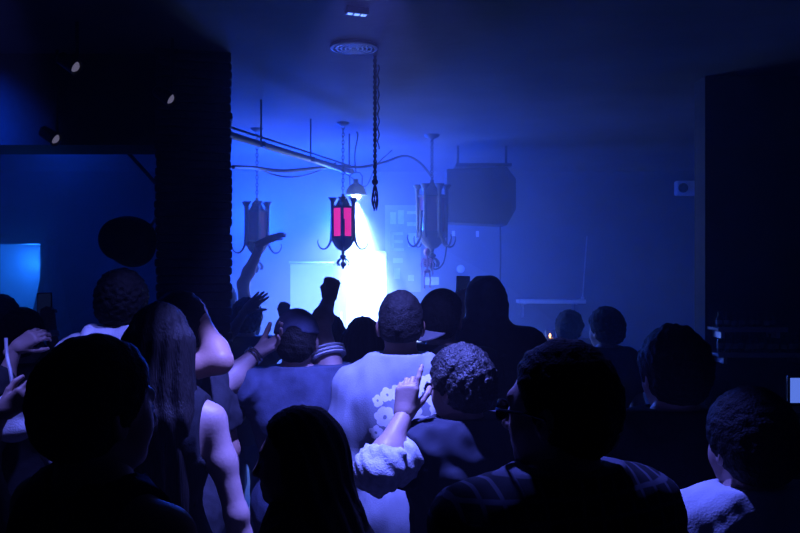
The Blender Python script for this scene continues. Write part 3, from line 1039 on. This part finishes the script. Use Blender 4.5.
def bottle(name, loc, h=.27, r=.037, glassm='bottle', lab=None, group=None, lm='label'):
    o = empty(name, loc, random.random() * 6, lab, 'bottle', group)
    MB().lathe([(r * .9, 0), (r, .01), (r, h * .56), (r * .8, h * .66), (r * .38, h * .76), (r * .36, h * .96), (r * .42, h * .965), (r * .42, h)], n=16).build('glass', M[glassm], o)
    MB().lathe([(r * 1.02, h * .18), (r * 1.02, h * .46)], n=16).build('label', M[lm], o)
    MB().lathe([(r * .44, h * .93), (r * .44, h * 1.01)], n=12).build('stopper', M['metal'], o)
    return o


M['pink'] = mat('pink_label', (.6, .12, .25), .6)
bottle('bottle', at(341, 328, 7.12) * V(1, 1, 0) + V(0, 0, 1.14), .29, .038, lab='dark bottle with a pink label, left of the pair on the booth counter', lm='pink')
bottle('bottle', at(350, 328, 7.2) * V(1, 1, 0) + V(0, 0, 1.14), .25, .034, lab='dark bottle with a pink label, right of the pair on the booth counter', lm='pink')

# ledge and rod
a, b = at(519, 301, 8.75), at(586, 301, 8.75)
lg = empty('wall_ledge', ((a[0] + b[0]) / 2, 9.0, a[2]), 0, 'long pale ledge on the back wall at right', 'ledge')
wd = b[0] - a[0]
MB().box((-wd / 2, -.26, -.03), (wd / 2, 0, .015), .006).build('shelf_board', M['ledge'], lg)
for x in (-.3, .28):
    MB().box((x - .012, -.2, -.045), (x + .012, 0, -.03)).box((x - .012, -.03, -.2), (x + .012, 0, -.045)).build('bracket', M['steel'], lg)
q0, q1 = at(582.5, 298, 8.72), at(587, 236, 8.9)
rd = MB().tube([V(0, 0, 0), q1 - q0], .008, 8).ball((0, 0, 0), .02).build('rod', M['steel'], None); rd.location = q0
tag(rd, 'thin metal rod standing up from the right end of the ledge', 'rod')
# wall box
wbx = at(688, 188, 8.9)
e_ = empty('wall_lamp', (wbx[0], 8.998, wbx[2]), 0, 'pale unlit box lamp with a round lens high at right', 'lamp')
MB().box((-.13, -.10, -.085), (.15, 0, .085), .02).build('housing', M['pale'], e_)
MB().lathe([(.055, 0), (.055, .02), (.04, .024), (.03, .01)], n=20, mtx=Matrix.Translation((-.06, -.10, 0)) @ Matrix.Rotation(PI / 2, 4, 'X')).build('lens', M['lens'], e_)

# drape at the doorway
D0 = at(50, 243, 8.82)
dr = empty('drape', (D0[0], 8.86, D0[2]), 0, 'tall violet grey drape gathered at its top beside the doorway', 'drape')
vs, fs, nn = [], [], 48
lv = np.linspace(0, 1, 26)
for t in lv:
    zz = -t * 1.95
    rx = .07 + .16 * min(1, max(0, (t - .06) / .5)) ** 1.3 + .03 * t; ry = .05 + .06 * t
    for k in range(nn):
        a_ = 2 * PI * k / nn
        fo = 1 + .13 * math.sin(9 * a_ + 2 * t) * min(1, t * 5) + .05 * math.sin(17 * a_)
        vs.append((rx * fo * math.cos(a_) - .06 * t, ry * fo * math.sin(a_), zz))
m_ = len(lv)
for j in range(m_ - 1):
    for k in range(nn):
        fs.append((j * nn + k, (j + 1) * nn + k, (j + 1) * nn + (k + 1) % nn, j * nn + (k + 1) % nn))
fs += [tuple(range(nn)), tuple((m_ - 1) * nn + k for k in range(nn))[::-1]]
MB().add(vs, fs).build('cloth', M['drape'], dr, True, angle=False)
MB().lathe([(.06, -.03), (.085, 0), (.09, .05), (.05, .09)][::1], n=18).tube([(0, 0, .08), (0, .14, .08)], .012).build('gathered_top', M['leather'], dr)

# rounded speaker on the column
S0 = at(128, 240, 4.15)
rs_ = empty('rounded_speaker', S0, 0, 'rounded black speaker fixed to the left side of the brick column', 'speaker')
fm_ = field_mesh([Ell((0, 0, .01), (.148, .13, .118), k=.05), Ell((.03, 0, -.06), (.10, .11, .085), k=.05)], .008)
np_mesh('housing', *fm_, M['cabinet'], rs_)
MB().lathe([(.10, 0), (.11, .012), (.09, .02)], n=28, mtx=Matrix.Translation((0, -.118, 0)) @ Matrix.Rotation(PI / 2, 4, 'X')).build('grille', M['grille'], rs_)
MB().tube(spline([(.10, .04, .07), (.135, .04, .115), (.16, .04, .09), (.22, .06, .07)], 5), .011, 8).build('bracket', M['steel'], rs_)

# ------------------------------------------------------------------ bar at right
bc = empty('bar_counter', (2.65, 3.98, 0), 0, 'dark bar counter in front of the black wall at right', 'counter')
MB().box((-1.2, -.28, 1.04), (.94, .26, 1.09), .008).build('worktop', M['wood'], bc)
MB().box((-1.16, -.22, 0), (.92, .22, 1.04), .004).build('front_panel', M['wall_dark'], bc)
for (zz, n, x0, x1, lab, gl, slab) in ((at(0, 327, 4.42)[2], 8, 1.80, 2.14, 'dark liquor bottle on the upper bar shelf', 'bottles on the upper bar shelf', 'short upper bar shelf with a pale front edge'),
                                 (at(0, 352, 4.42)[2], 12, 1.80, 2.28, 'dark liquor bottle on the lower bar shelf', 'bottles on the lower bar shelf', 'lower bar shelf under the pale edged shelf')):
    sh = empty('bar_shelf', ((x0 + x1) / 2, 4.42, zz), 0, slab, 'shelf')
    hw = (x1 - x0) / 2 + .025
    MB().box((-hw, -.075, -.02), (hw, .079, 0), .003).build('board', M['wood'], sh)
    MB().box((-hw, -.083, -.022), (hw, -.075, .004), .002).build('front_edge', M['ledge'], sh)
    for q in (-.8, .8):
        MB().box((q * hw - .01, -.05, -.06), (q * hw + .01, .079, -.02)).build('bracket', M['steel'], sh)
    first = None
    hts = (.075, .085) if n == 8 else (.095, .115)
    for k in range(n):
        loc = (x0 + .02 + (x1 - x0 - .04) * k / (n - 1), 4.42 + random.uniform(-.02, .02), zz)
        if first is None:
            first = b = bottle('liquor_bottle', loc, hts[1], .017, lab=lab, group=gl)
        else:
            b = copy_tree(first); b.location = loc; b.scale.z = random.uniform(hts[0], hts[1]) / hts[1]
mo = empty('till_monitor', at(800, 391, 3.9) * V(1, 1, 0) + V(.02, 0, 1.09), 0, 'lit blue till monitor on the bar counter at the right edge', 'monitor')
zc = at(0, 390, 3.9)[2] - 1.09
MB().box((-.085, -.012, zc - .075), (.12, .012, zc + .075), .005).build('frame', M['phone'], mo)
MB().box((-.075, -.014, zc - .062), (.11, -.0125, zc + .062)).build('screen', M['monitor'], mo, False)
MB().lathe([(.07, 0), (.07, .01), (.014, .018), (.012, zc - .07)], (.015, .02, 0), 16).build('stand', M['phone'], mo)
mh = empty('menu_holder', at(713, 405, 3.85) * V(1, 1, 0) + V(.04, 0, 1.09), 0, 'clear upright menu holder standing on the bar counter', 'menu holder')
MB().box((-.055, -.03, 0), (.055, .03, .006)).box((-.055, -.002, 0), (.055, .002, .20), .001).build('clear_stand', M['glass'], mh, False)
MB().box((-.05, .0025, .01), (.05, .0035, .19)).build('menu_card', M['charcoal'], mh, False)

# candle on a tall table
T0 = at(550, 342, 5.7)
tb = empty('bar_table', (T0[0] + .1, T0[1] + .1, 0), 0, 'tall round bar table carrying the candle', 'table')
MB().lathe([(.30, T0[2] - .03), (.31, T0[2] - .02), (.31, T0[2])], n=32).build('tabletop', M['wood'], tb)
MB().lathe([(.22, 0), (.22, .015), (.04, .04), (.03, .1), (.03, T0[2] - .03)], n=20).build('pedestal', M['metal'], tb)
cd = empty('candle_glass', T0, 0, 'small glass candle glowing orange beside the two distant heads', 'candle')
MB().lathe([(.034, 0), (.038, .09), (.035, .09), (.031, .008)], n=20).build('glass', M['glass'], cd)
MB().lathe([(.029, .008), (.029, .03)], n=16).build('wax', M['wax'], cd)
MB().lathe([(.001, .03), (.007, .04), (.005, .052), (.001, .064)], n=10).build('flame', M['flame'], cd)

# ------------------------------------------------------------------ the crowd
# printed flowers on the back of the pale sweatshirt
def flower_material(fl):
    m, nt, b = principled('sweatshirt_with_white_flowers')
    N, Lk = nt.nodes, nt.links
    tc = N.new('ShaderNodeTexCoord'); sep = N.new('ShaderNodeSeparateXYZ'); Lk.new(tc.outputs['Object'], sep.inputs[0])
    cmb = N.new('ShaderNodeCombineXYZ'); Lk.new(sep.outputs['X'], cmb.inputs['X']); Lk.new(sep.outputs['Z'], cmb.inputs['Z'])
    nz = N.new('ShaderNodeTexNoise'); nz.inputs['Scale'].default_value = 35; Lk.new(tc.outputs['Object'], nz.inputs['Vector'])
    sub = N.new('ShaderNodeVectorMath'); sub.operation = 'SUBTRACT'; Lk.new(nz.outputs['Color'], sub.inputs[0]); sub.inputs[1].default_value = (.5, .5, .5)
    scl = N.new('ShaderNodeVectorMath'); scl.operation = 'SCALE'; Lk.new(sub.outputs[0], scl.inputs[0]); scl.inputs['Scale'].default_value = .014
    add = N.new('ShaderNodeVectorMath'); add.operation = 'ADD'; Lk.new(cmb.outputs[0], add.inputs[0]); Lk.new(scl.outputs[0], add.inputs[1])
    flat = N.new('ShaderNodeVectorMath'); flat.operation = 'MULTIPLY'; Lk.new(add.outputs[0], flat.inputs[0]); flat.inputs[1].default_value = (1, 0, 1)

    def acc(lst):
        cur = None
        for (x, zz, r_) in lst:
            d = N.new('ShaderNodeVectorMath'); d.operation = 'DISTANCE'; Lk.new(flat.outputs[0], d.inputs[0]); d.inputs[1].default_value = (x, 0, zz)
            s1 = N.new('ShaderNodeMath'); s1.operation = 'SUBTRACT'; Lk.new(d.outputs['Value'], s1.inputs[0]); s1.inputs[1].default_value = r_
            if cur is None: cur = s1.outputs[0]
            else:
                mn = N.new('ShaderNodeMath'); mn.operation = 'MINIMUM'; Lk.new(cur, mn.inputs[0]); Lk.new(s1.outputs[0], mn.inputs[1]); cur = mn.outputs[0]
        return cur
    pet, cen = [], []
    for (x, zz, r_, n) in fl:
        for k in range(n):
            a_ = 2 * PI * k / n + x * 40
            pet.append((x + r_ * .55 * math.cos(a_), zz + r_ * .55 * math.sin(a_), r_ * .47))
        cen.append((x, zz, r_ * .2))
    p_, c_ = acc(pet), acc(cen)
    lt = N.new('ShaderNodeMath'); lt.operation = 'LESS_THAN'; Lk.new(p_, lt.inputs[0]); lt.inputs[1].default_value = 0
    gt = N.new('ShaderNodeMath'); gt.operation = 'GREATER_THAN'; Lk.new(c_, gt.inputs[0]); gt.inputs[1].default_value = 0
    yb = N.new('ShaderNodeMath'); yb.operation = 'LESS_THAN'; Lk.new(sep.outputs['Y'], yb.inputs[0]); yb.inputs[1].default_value = -.03
    m1 = N.new('ShaderNodeMath'); m1.operation = 'MULTIPLY'; Lk.new(lt.outputs[0], m1.inputs[0]); Lk.new(gt.outputs[0], m1.inputs[1])
    m2 = N.new('ShaderNodeMath'); m2.operation = 'MULTIPLY'; Lk.new(m1.outputs[0], m2.inputs[0]); Lk.new(yb.outputs[0], m2.inputs[1])
    mx = N.new('ShaderNodeMix'); mx.data_type = 'RGBA'
    mx.inputs['A'].default_value = (.25, .27, .31, 1); mx.inputs['B'].default_value = (.85, .85, .86, 1)
    Lk.new(m2.outputs[0], mx.inputs['Factor']); Lk.new(mx.outputs['Result'], b.inputs['Base Color'])
    n2 = N.new('ShaderNodeTexNoise'); n2.inputs['Scale'].default_value = 220; Lk.new(tc.outputs['Object'], n2.inputs['Vector'])
    bp = N.new('ShaderNodeBump'); bp.inputs['Strength'].default_value = .2; bp.inputs['Distance'].default_value = .01
    Lk.new(n2.outputs['Fac'], bp.inputs['Height']); Lk.new(bp.outputs['Normal'], b.inputs['Normal'])
    b.inputs['Roughness'].default_value = .9; b.inputs['Specular IOR Level'].default_value = .2
    return m


def splash_material(name, base, pale, scale, thr, box=None, check=False):
    m, nt, b = principled(name)
    N, Lk = nt.nodes, nt.links
    tc = N.new('ShaderNodeTexCoord')
    if check:
        ws = []
        for ax_ in ('X', 'Z'):
            w_ = N.new('ShaderNodeTexWave'); w_.bands_direction = ax_; w_.inputs['Scale'].default_value = scale; w_.inputs['Distortion'].default_value = .25
            Lk.new(tc.outputs['Object'], w_.inputs['Vector']); ws.append(w_.outputs['Fac'])
        mm = N.new('ShaderNodeMath'); mm.operation = 'MAXIMUM'; Lk.new(ws[0], mm.inputs[0]); Lk.new(ws[1], mm.inputs[1])
        src = N.new('ShaderNodeMath'); src.operation = 'MULTIPLY'; Lk.new(mm.outputs[0], src.inputs[0]); src.inputs[1].default_value = 1.
        fac = src.outputs[0]
    else:
        n_ = N.new('ShaderNodeTexNoise'); n_.inputs['Scale'].default_value = scale; n_.inputs['Detail'].default_value = 5
        Lk.new(tc.outputs['Object'], n_.inputs['Vector']); fac = n_.outputs['Fac']
        if box:
            d = N.new('ShaderNodeVectorMath'); d.operation = 'DISTANCE'; Lk.new(tc.outputs['Object'], d.inputs[0]); d.inputs[1].default_value = box[0]
            mr = N.new('ShaderNodeMapRange'); mr.inputs['From Min'].default_value = box[1] * .5; mr.inputs['From Max'].default_value = box[1]
            mr.inputs['To Min'].default_value = .12; mr.inputs['To Max'].default_value = -.4
            Lk.new(d.outputs['Value'], mr.inputs['Value'])
            ad = N.new('ShaderNodeMath'); ad.operation = 'ADD'; Lk.new(fac, ad.inputs[0]); Lk.new(mr.outputs[0], ad.inputs[1]); fac = ad.outputs[0]
    r = N.new('ShaderNodeValToRGB'); r.color_ramp.elements[0].position = thr - .04; r.color_ramp.elements[1].position = thr + .04
    r.color_ramp.elements[0].color = (*base, 1); r.color_ramp.elements[1].color = (*pale, 1)
    Lk.new(fac, r.inputs['Fac']); Lk.new(r.outputs['Color'], b.inputs['Base Color'])
    b.inputs['Roughness'].default_value = .9; b.inputs['Specular IOR Level'].default_value = .2
    return m


# man in the pale sweatshirt
d8, px8, top8 = 2.9, 400.5, 291
base8 = at(px8, top8, d8)


def onback(px, py):      # place on his back, in his own coordinates
    p = at(px, py, d8 - .13)
    return p[0] - base8[0], p[2]


fl = []
for (x, y, r_, n) in ((378, 404, 5, 5), (387, 398, 6, 5), (397, 396, 6.5, 5), (407, 392, 7, 5), (417, 391, 7.5, 5), (427, 387, 7.5, 5), (433, 399, 8.5, 6), (441, 393, 6, 5),
                      (385, 420, 9, 6), (410, 416, 10, 6), (424, 428, 8.5, 5), (437, 415, 7, 5), (376, 436, 6, 5), (400, 436, 6, 5), (436, 440, 7, 5), (412, 448, 7, 5)):
    X_, Z_ = onback(x, y - 4); fl.append((X_, Z_, r_ * 2.78 / F * 1.18, n))
P8 = person('person in a pale sweatshirt printed with white flowers on the back, facing away', px8, top8, d8, 0, skin='skin3', hair='fade', ht=.010, res=.008, seed=8, drop=.03, width=.93,
            shirt=dict(kind='long', t=.030, sleeve=1.9, m=flower_material(fl), amp=.006, hem=.70, name='sweatshirt'),
            arms=dict(L=dict(out=.03, ey=-.03, wrel=(.12, .17, -.02)), R=dict(out=.03, ey=-.03, wrel=(-.12, .17, -.02))))
hb_, nr_ = P8['hb'], P8['nr']
wear(P8, 'collar', MB().tube([hb_ + V(math.cos(a) * (nr_ + .017), math.sin(a) * (nr_ + .019) + .004, .016 - .028 * math.sin(a)) for a in np.linspace(0, 2 * PI, 32, endpoint=False)], .010, 8, True), 'white')

# jersey man with raised fist
P5 = person('person in a dark striped sleeve jersey and pale cap raising a fist', 297, 310, 3.12, 0, skin='skin', drop=.025, width=.93, hair='short', ht=.010, seed=5, res=.008,
            shirt=dict(t=.024, sleeve=.66, m='navy', amp=.005, hem=.74, trim='white', name='jersey'),
            arms=dict(L=dict(e=(222, 385, 2.94), w=(257, 353, 3.06), hd=(.8, -.1, .45), n=(0, -.5, .8), curl=.3, slv=.62),
                      R=dict(e=(320, 326, 3.22), w=(329, 299, 3.40), hd=(.15, .25, .9), n=(0, 1, -.3), curl=[1., 1., 1., 1., .9], slv=.62)))
cap(P5, 'navy', None, 0)
wv = P5['A']['L']
u_ = unit(wv['w'] - wv['e']); e1 = np.cross(u_, V(0, 0, 1)); e1 = unit(e1); e2 = np.cross(u_, e1)
br = MB()
for k in range(2):
    c_ = wv['w'] - u_ * (.012 + .016 * k)
    br.tube([c_ + (.034 + .002 * (i % 2)) * (math.cos(a) * e1 + math.sin(a) * e2) for i, a in enumerate(np.linspace(0, 2 * PI, 24, endpoint=False))], .0045, 6, True)
wear(P5, 'bracelet', br, 'gold')

P6 = person('person with long dark hair standing left of the pale sweatshirt', 363, 317, 3.75, 5, fem=True, hair='long', ht=.02, seed=6, hair_len=.34, shirt=dict(m='charcoal'))
P7 = person('person with rounded dark hair just behind the raised bare arm', 329, 314, 4.25, -5, fem=True, hair='long', ht=.024, seed=7, hair_len=.3, shirt=dict(m='black'))
P9 = person('person in a dark cap with a pale peak turned backwards', 442, 290, 3.36, -8, hair='short', ht=.012, seed=9, yaw=-.1, shirt=dict(m='charcoal', kind='long', sleeve=1.9, t=.026))
cap(P9, 'black', 'white', PI - .42, dip=.62, plen=.09)
P10 = person('tall person in a dark hooded top raising a phone', 484, 276, 3.9, 8, hair='none', ht=.024, seed=10, yaw=.15, width=1.2,
             shirt=dict(kind='long', t=.036, sleeve=1.95, m='black', hood_up=True, amp=.008, name='hooded_top'),
             arms=dict(L=dict(e=(450, 368, 4.08), w=(460, 312, 4.17), hd=(.1, .1, 1), n=(.2, 1, 0), curl=[.55, .55, .55, .5, .4]), R=dict(ey=.04, wrel=(-.1, .2, .05))))
phone(at(463, 290, 4.20), (.03, .05, 1), (0, -1, .1), 'dark phone held up by the tall hooded person', 'phone_dark')

# denim jacket
M['jacket'] = splash_material('dark_denim_with_pale_print', (.028, .032, .048), (.30, .30, .36), 16, .60, ((.12, -.14, 1.12), .15))
P11 = person('person in a denim jacket with curly hair and a raised bare forearm', 459, 345, 2.4, 32, skin='skin', hair='curly', hairmat='hair_curl', ht=.020, seed=11, res=.0075, eyes=True,
             shirt=dict(kind='long', t=.028, sleeve=1.9, m=M['jacket'], amp=.010, hem=.80, name='denim_jacket'), pitch=.08, yaw=.25,
             arms=dict(L=dict(e=(378, 470, 2.16), w=(404, 416, 2.30), hd=(.12, .15, 1), n=(.2, 1, 0), curl=[.12, .6, .6, .7, .35], slv=.30),
                       R=dict(ey=.03, wrel=(-.05, .2, .08))))
specs(P11)
a_ = P11['A']['L']
u_ = unit(a_['e'] - a_['sh'])
uw = unit(a_['w'] - a_['e'])
cf = field_mesh([Cone(a_['sh'] + (a_['e'] - a_['sh']) * .22, a_['e'], .074, .058, .05, [(a_['sh'] + (a_['e'] - a_['sh']) * .26, -u_)]),
                 Cone(a_['e'], a_['e'] + uw * .07, .057, .053, .05, [(a_['e'] + uw * .036, uw)])], .006,
                lambda X, Y, Z, f: f + .006 * waves(X, Y, Z, 85, 21, aniso=(1.5, 1.5, .7)) + .004 * waves(X, Y, Z, 190, 22))
wear_o = np_mesh('rolled_sleeve', *cf, M['denim_pale'], P11['root']); wear_o['label'] = 'pale crumpled rolled sleeve'

# right foreground
M['plaid'] = splash_material('dark_plaid', (.02, .02, .026), (.10, .10, .13), 9, .9, check=True)
P12 = person('large dark head with glasses and plaid shirt, in front right of the denim jacket', 558, 341, 1.45, 22, skin='skin', hair='short', ht=.014, seed=12, yaw=.55, res=.0075, hres=.005, eyes=True,
             shirt=dict(t=.022, m=M['plaid'], sleeve=.7, amp=.005, name='plaid_shirt'))
specs(P12)
P13 = person('dark figure with dark hair between the plaid shirt and the white tee', 672, 326, 2.2, 8, hair='curly', ht=.022, seed=13, shirt=dict(m='black', kind='long', sleeve=1.9, t=.026))
P14 = person('person in a white tee at the bottom right corner', 748, 388, 1.78, 14, hair='short', ht=.022, seed=14, shirt=dict(m='white', t=.02, amp=.005), res=.008, head_w=1.06)

# left foreground
P1 = person('dark haired person in a black tank top at the lower left, turned right', 101, 337, 1.42, -34, skin='skin2', hair='short', ht=.020, seed=31, eyes=True, res=.0075, hres=.005, head_w=1.05, yaw=-.1,
            shirt=dict(kind='tank', t=.014, m='black', strap=.135, name='tank_top'))
P2 = person('person with long dark hair, hoop earring and a bare lit shoulder', 162, 303, 2.4, -6, fem=True, skin='skin', hair='long', ht=.016, seed=2, hair_len=.52, res=.008,
            shirt=dict(kind='tank', t=.012, m='black', strap=.150, name='tank_top'), drop=.025, arms=dict(R=dict(out=.085, wrel=(.02, .04, -.24)), L=dict(out=.03)))
eh = P2['H'](.084, -.004, -.070)
wear(P2, 'hoop_earring', MB().tube([eh + V(.004 * math.sin(a), .020 * math.cos(a), .020 * math.sin(a)) for a in np.linspace(0, 2 * PI, 20, endpoint=False)], .0022, 6, True), 'gold')
P15 = person('person with long straight dark hair seen in profile facing left', 297, 407, 1.78, 84, fem=True, skin='skin', hair='long', ht=.018, seed=15, hair_len=.55, flare=.06, eyes=True, res=.008, hres=.005,
             shirt=dict(m='black', t=.014, sleeve=.5))
# behind them
P3 = person('tall dark haired person in a white hooded top next to the brick column', 123, 270, 3.15, 0, hair='curly', ht=.026, seed=33,
            shirt=dict(kind='long', m='white', t=.030, sleeve=1.9, hood=True, amp=.008, name='hooded_top'), skin='skin2', eyes=False)
P4 = person('person in front of the column holding the back of the head with a bent arm', 177, 292, 2.84, 58, hair='short', ht=.014, seed=4, skin='skin2', pitch=.15,
            shirt=dict(t=.024, sleeve=.64, m='charcoal', trim='white', name='jersey'),
            arms=dict(L=dict(e=(220, 361, 2.68), w=(204, 325, 2.80), hd=(-.5, .1, .85), n=(-.7, .5, -.3), curl=.3)))
P18 = person('person in a black top filming with a phone near the left edge', 23, 308, 3.3, -10, fem=True, hair='short', ht=.024, seed=18, skin='skin',
             shirt=dict(m='black', kind='long', sleeve=.3, t=.016, hem=.9, name='top'),
             arms=dict(R=dict(e=(60, 372, 3.52), w=(50, 331, 3.56), hd=(-.2, .1, 1), n=(-.1, 1, 0), curl=[.5, .5, .5, .5, .4]),
                       L=dict(e=(0, 392, 3.02), w=(16, 348, 3.03), hd=(.7, .1, .5), n=(0, .9, -.3), curl=.45)))
a_ = P18['A']['R']; u_ = unit(a_['w'] - a_['e']); e1 = unit(np.cross(u_, V(0, 0, 1))); e2 = np.cross(u_, e1)
wear(P18, 'wristband', MB().tube([a_['w'] - u_ * .012 + .029 * (math.cos(t) * e1 + math.sin(t) * e2) for t in np.linspace(0, 2 * PI, 20, endpoint=False)], .007, 6, True)
     .tube([a_['w'] - u_ * .028 + .030 * (math.cos(t) * e1 + math.sin(t) * e2) for t in np.linspace(0, 2 * PI, 20, endpoint=False)], .007, 6, True), 'band')
phone(at(44, 309, 3.61), (-.05, .1, 1), (-.1, -1, .05), 'dark phone held up by the person in black at left', 'phone_dark')
P19 = person('person at the far left edge holding a white tote bag', -38, 290, 2.75, -20, fem=True, hair='short', ht=.02, seed=19, skin='skin',
             shirt=dict(m='black', kind='long', sleeve=.3, t=.016, name='top'),
             arms=dict(R=dict(e=(-20, 446, 2.48), w=(3, 412, 2.42), hd=(.8, -.05, .55), n=(0, .9, .2), curl=.55)))
tg = empty('tote_bag', at(14, 410, 2.5), 0, 'white canvas tote bag on a thin strap at the left edge', 'bag')


def post_b(X, Y, Z, f):
    return f + .007 * waves(X, Y, Z, 70, 41)


bg = field_mesh([Ell((0, .03, -.03), (.062, .03, .075), rot('Y', .35), .02), Cone((-.05, .03, .02), (.05, .03, .05), .022, .018, .02), Cone((-.04, .03, -.08), (.04, .03, -.06), .03, .03, .03)], .006, post_b)
np_mesh('bag_body', *bg, M['bag'], tg)
st = [at(6, 338, 2.55), at(7, 355, 2.54), at(11, 375, 2.51), at(13, 396, 2.5)]
MB().tube([q - at(14, 410, 2.5) for q in spline(st, 5)], .0055, 6).build('strap', M['strap'], tg)
P20 = person('dark haired person raising a small fist right of the brick column', 247, 298, 4.75, 4, hair='curly', ht=.03, seed=20, shirt=dict(m='black'), fem=True,
             arms=dict(R=dict(e=(286, 350, 4.6), w=(284, 317, 4.66), hd=(.05, .1, 1), n=(0, 1, 0), curl=1.), L=dict(e=(226, 340, 4.6), w=(246, 310, 4.56), hd=(.6, 0, .55), n=(0, 1, .0), curl=.1)))
P21 = person('person behind the brick column stretching one dark sleeved arm out', 225, 284, 5.6, -8, hair='short', ht=.014, seed=22, shirt=dict(m='black', kind='long', sleeve=1.9, t=.034),
             arms=dict(L=dict(out=0.), R=dict(e=(243, 284, 5.55), w=(262, 243, 5.5), hd=(.75, .1, .35), n=(.2, .6, -.7), curl=.12)))
P16 = person('person seen far off, left of two dark heads below the ledge', 570, 310, 5.2, -25, hair='curly', ht=.02, seed=16, shirt=dict(m='black'), res=.011)
P17 = person('person seen far off, right of two dark heads below the ledge', 605, 307, 4.4, 25, hair='curly', ht=.022, seed=17, shirt=dict(m='black'), res=.011)
P22 = person('dark haired person cut off by the left edge behind the tote bag owner', 2, 295, 4.2, 0, hair='short', ht=.02, seed=23, shirt=dict(m='black'), res=.011)

# ------------------------------------------------------------------ haze, light, camera
W = bpy.data.worlds.new('world'); SC.world = W; W.use_nodes = True
nt = W.node_tree
nt.nodes['Background'].inputs['Color'].default_value = (0, 0, 0, 1)
vs_ = nt.nodes.new('ShaderNodeVolumeScatter')
vs_.inputs['Color'].default_value = (.9, .93, 1, 1)
geo = nt.nodes.new('ShaderNodeNewGeometry'); sxyz = nt.nodes.new('ShaderNodeSeparateXYZ')
nt.links.new(geo.outputs['Position'], sxyz.inputs[0])
mr = nt.nodes.new('ShaderNodeMapRange'); mr.interpolation_type = 'SMOOTHSTEP'
mr.inputs['From Min'].default_value = 2.6; mr.inputs['From Max'].default_value = 6.2
mr.inputs['To Min'].default_value = .006; mr.inputs['To Max'].default_value = .12
mx_ = nt.nodes.new('ShaderNodeMapRange'); mx_.interpolation_type = 'SMOOTHSTEP'
mx_.inputs['From Min'].default_value = .3; mx_.inputs['From Max'].default_value = 2.6
mx_.inputs['To Min'].default_value = 1.; mx_.inputs['To Max'].default_value = .4
mu = nt.nodes.new('ShaderNodeMath'); mu.operation = 'MULTIPLY'
nt.links.new(sxyz.outputs['Y'], mr.inputs['Value']); nt.links.new(sxyz.outputs['X'], mx_.inputs['Value'])
nt.links.new(mr.outputs[0], mu.inputs[0]); nt.links.new(mx_.outputs[0], mu.inputs[1]); nt.links.new(mu.outputs[0], vs_.inputs['Density'])
vs_.inputs['Anisotropy'].default_value = .25
nt.links.new(vs_.outputs['Volume'], nt.nodes['World Output'].inputs['Volume'])
W.cycles.volume_step_size = .5


def light(kind, loc, e, col, tgt=None, size=.03, angle=None, blend=.2):
    l = bpy.data.lights.new(kind.lower() + '_light', kind)
    l.energy = e; l.color = col
    if kind == 'AREA': l.size = size
    else: l.shadow_soft_size = size
    if angle: l.spot_size = math.radians(angle); l.spot_blend = blend
    o = bpy.data.objects.new('light', l); COL.objects.link(o); o.location = [float(c) for c in loc]
    if tgt is not None:
        o.rotation_euler = (Vector(tgt) - Vector([float(c) for c in loc])).to_track_quat('-Z', 'Y').to_euler()
    return o


BLUE = (.004, .062, 1.)
WHITE = (.50, .68, 1.)
VIOLET = (.13, .155, 1.)
# the work lamp: a hard white cone down on the white cabinet
light('SPOT', WL + V(0, 0, -.09), 13000, (.34, .54, 1.), at(365, 330, 7.0), .03, 46, .9)
light('SPOT', WL + V(0, 0, -.12), 2000, (.20, .38, 1.), at(345, 330, 7.2), .03, 100, 1.)
light('POINT', WL + V(0, 0, -.12), 20, (.2, .4, 1.), None, .03)
# blue stage wash by the lanterns
light('POINT', at(338, 222, 7.5), 370, BLUE, None, .05)
light('POINT', at(259, 222, 7.3), 260, BLUE, None, .06)
# violet flash lamp over the crowd, then added spots on single people
light('SPOT', (-.08, 2.3, 2.90), 820, VIOLET, (-.14, 2.46, 1.2), .04, 54, .3)
light('SPOT', (.05, 2.4, 2.90), 260, (.10, .13, 1.), (.41, 1.66, 1.3), .04, 30, .3)  # added spot without a fixture, brightens the white tee and plaid shirt
light('SPOT', (-.3, 2.4, 2.90), 130, VIOLET, (-1.12, 3.10, 1.58), .04, 13, .6)  # narrow spot added to light up the white hood
light('SPOT', (-.2, 2.3, 2.90), 90, VIOLET, (-.72, 3.16, 1.42), .04, 18, .6)  # added to lift the jersey wearer's bent left arm
light('SPOT', (.15, 2.4, 2.90), 70, VIOLET, (.14, 3.25, 1.58), .04, 9, .5)  # tiny added spot that only picks out the pale cap peak
light('SPOT', (-1.2, 2.3, 2.90), 180, VIOLET, (-1.36, 2.7, 1.4), .04, 36, .6)  # added fill for the tote bag and phone holder at left
# blue lamp at the left, one in the next room, an added point, the candle
light('SPOT', (-2.6, 3.3, 2.75), 260, BLUE, (-2.3, 4.02, 2.54), .03, 56, 1.)
light('POINT', (-4.9, 10.4, 1.9), 160, (.01, .16, 1.), None, .1)
light('POINT', (-2.6, 6.0, 2.85), 16, BLUE, None, .05)  # point added out of sight behind the beam to light the ceiling band
light('POINT', T0 + V(0, 0, .05), .5, (1., .4, .1), None, .008)


cam = bpy.data.cameras.new('camera'); co = bpy.data.objects.new('camera', cam); COL.objects.link(co)
cam.lens = 35; cam.sensor_width = 36; cam.clip_start = .05
co.location = (0, 0, CAMZ); co.rotation_euler = (PI / 2, 0, 0)
SC.camera = co
vw = SC.view_settings
vw.view_transform = 'Standard'; vw.look = 'None'; vw.exposure = 0; vw.gamma = 1; vw.use_curve_mapping = False
cy = SC.cycles
cy.use_denoising = True
cy.max_bounces = 5; cy.diffuse_bounces = 2; cy.glossy_bounces = 2; cy.transmission_bounces = 4; cy.volume_bounces = 1
cy.sample_clamp_indirect = 4
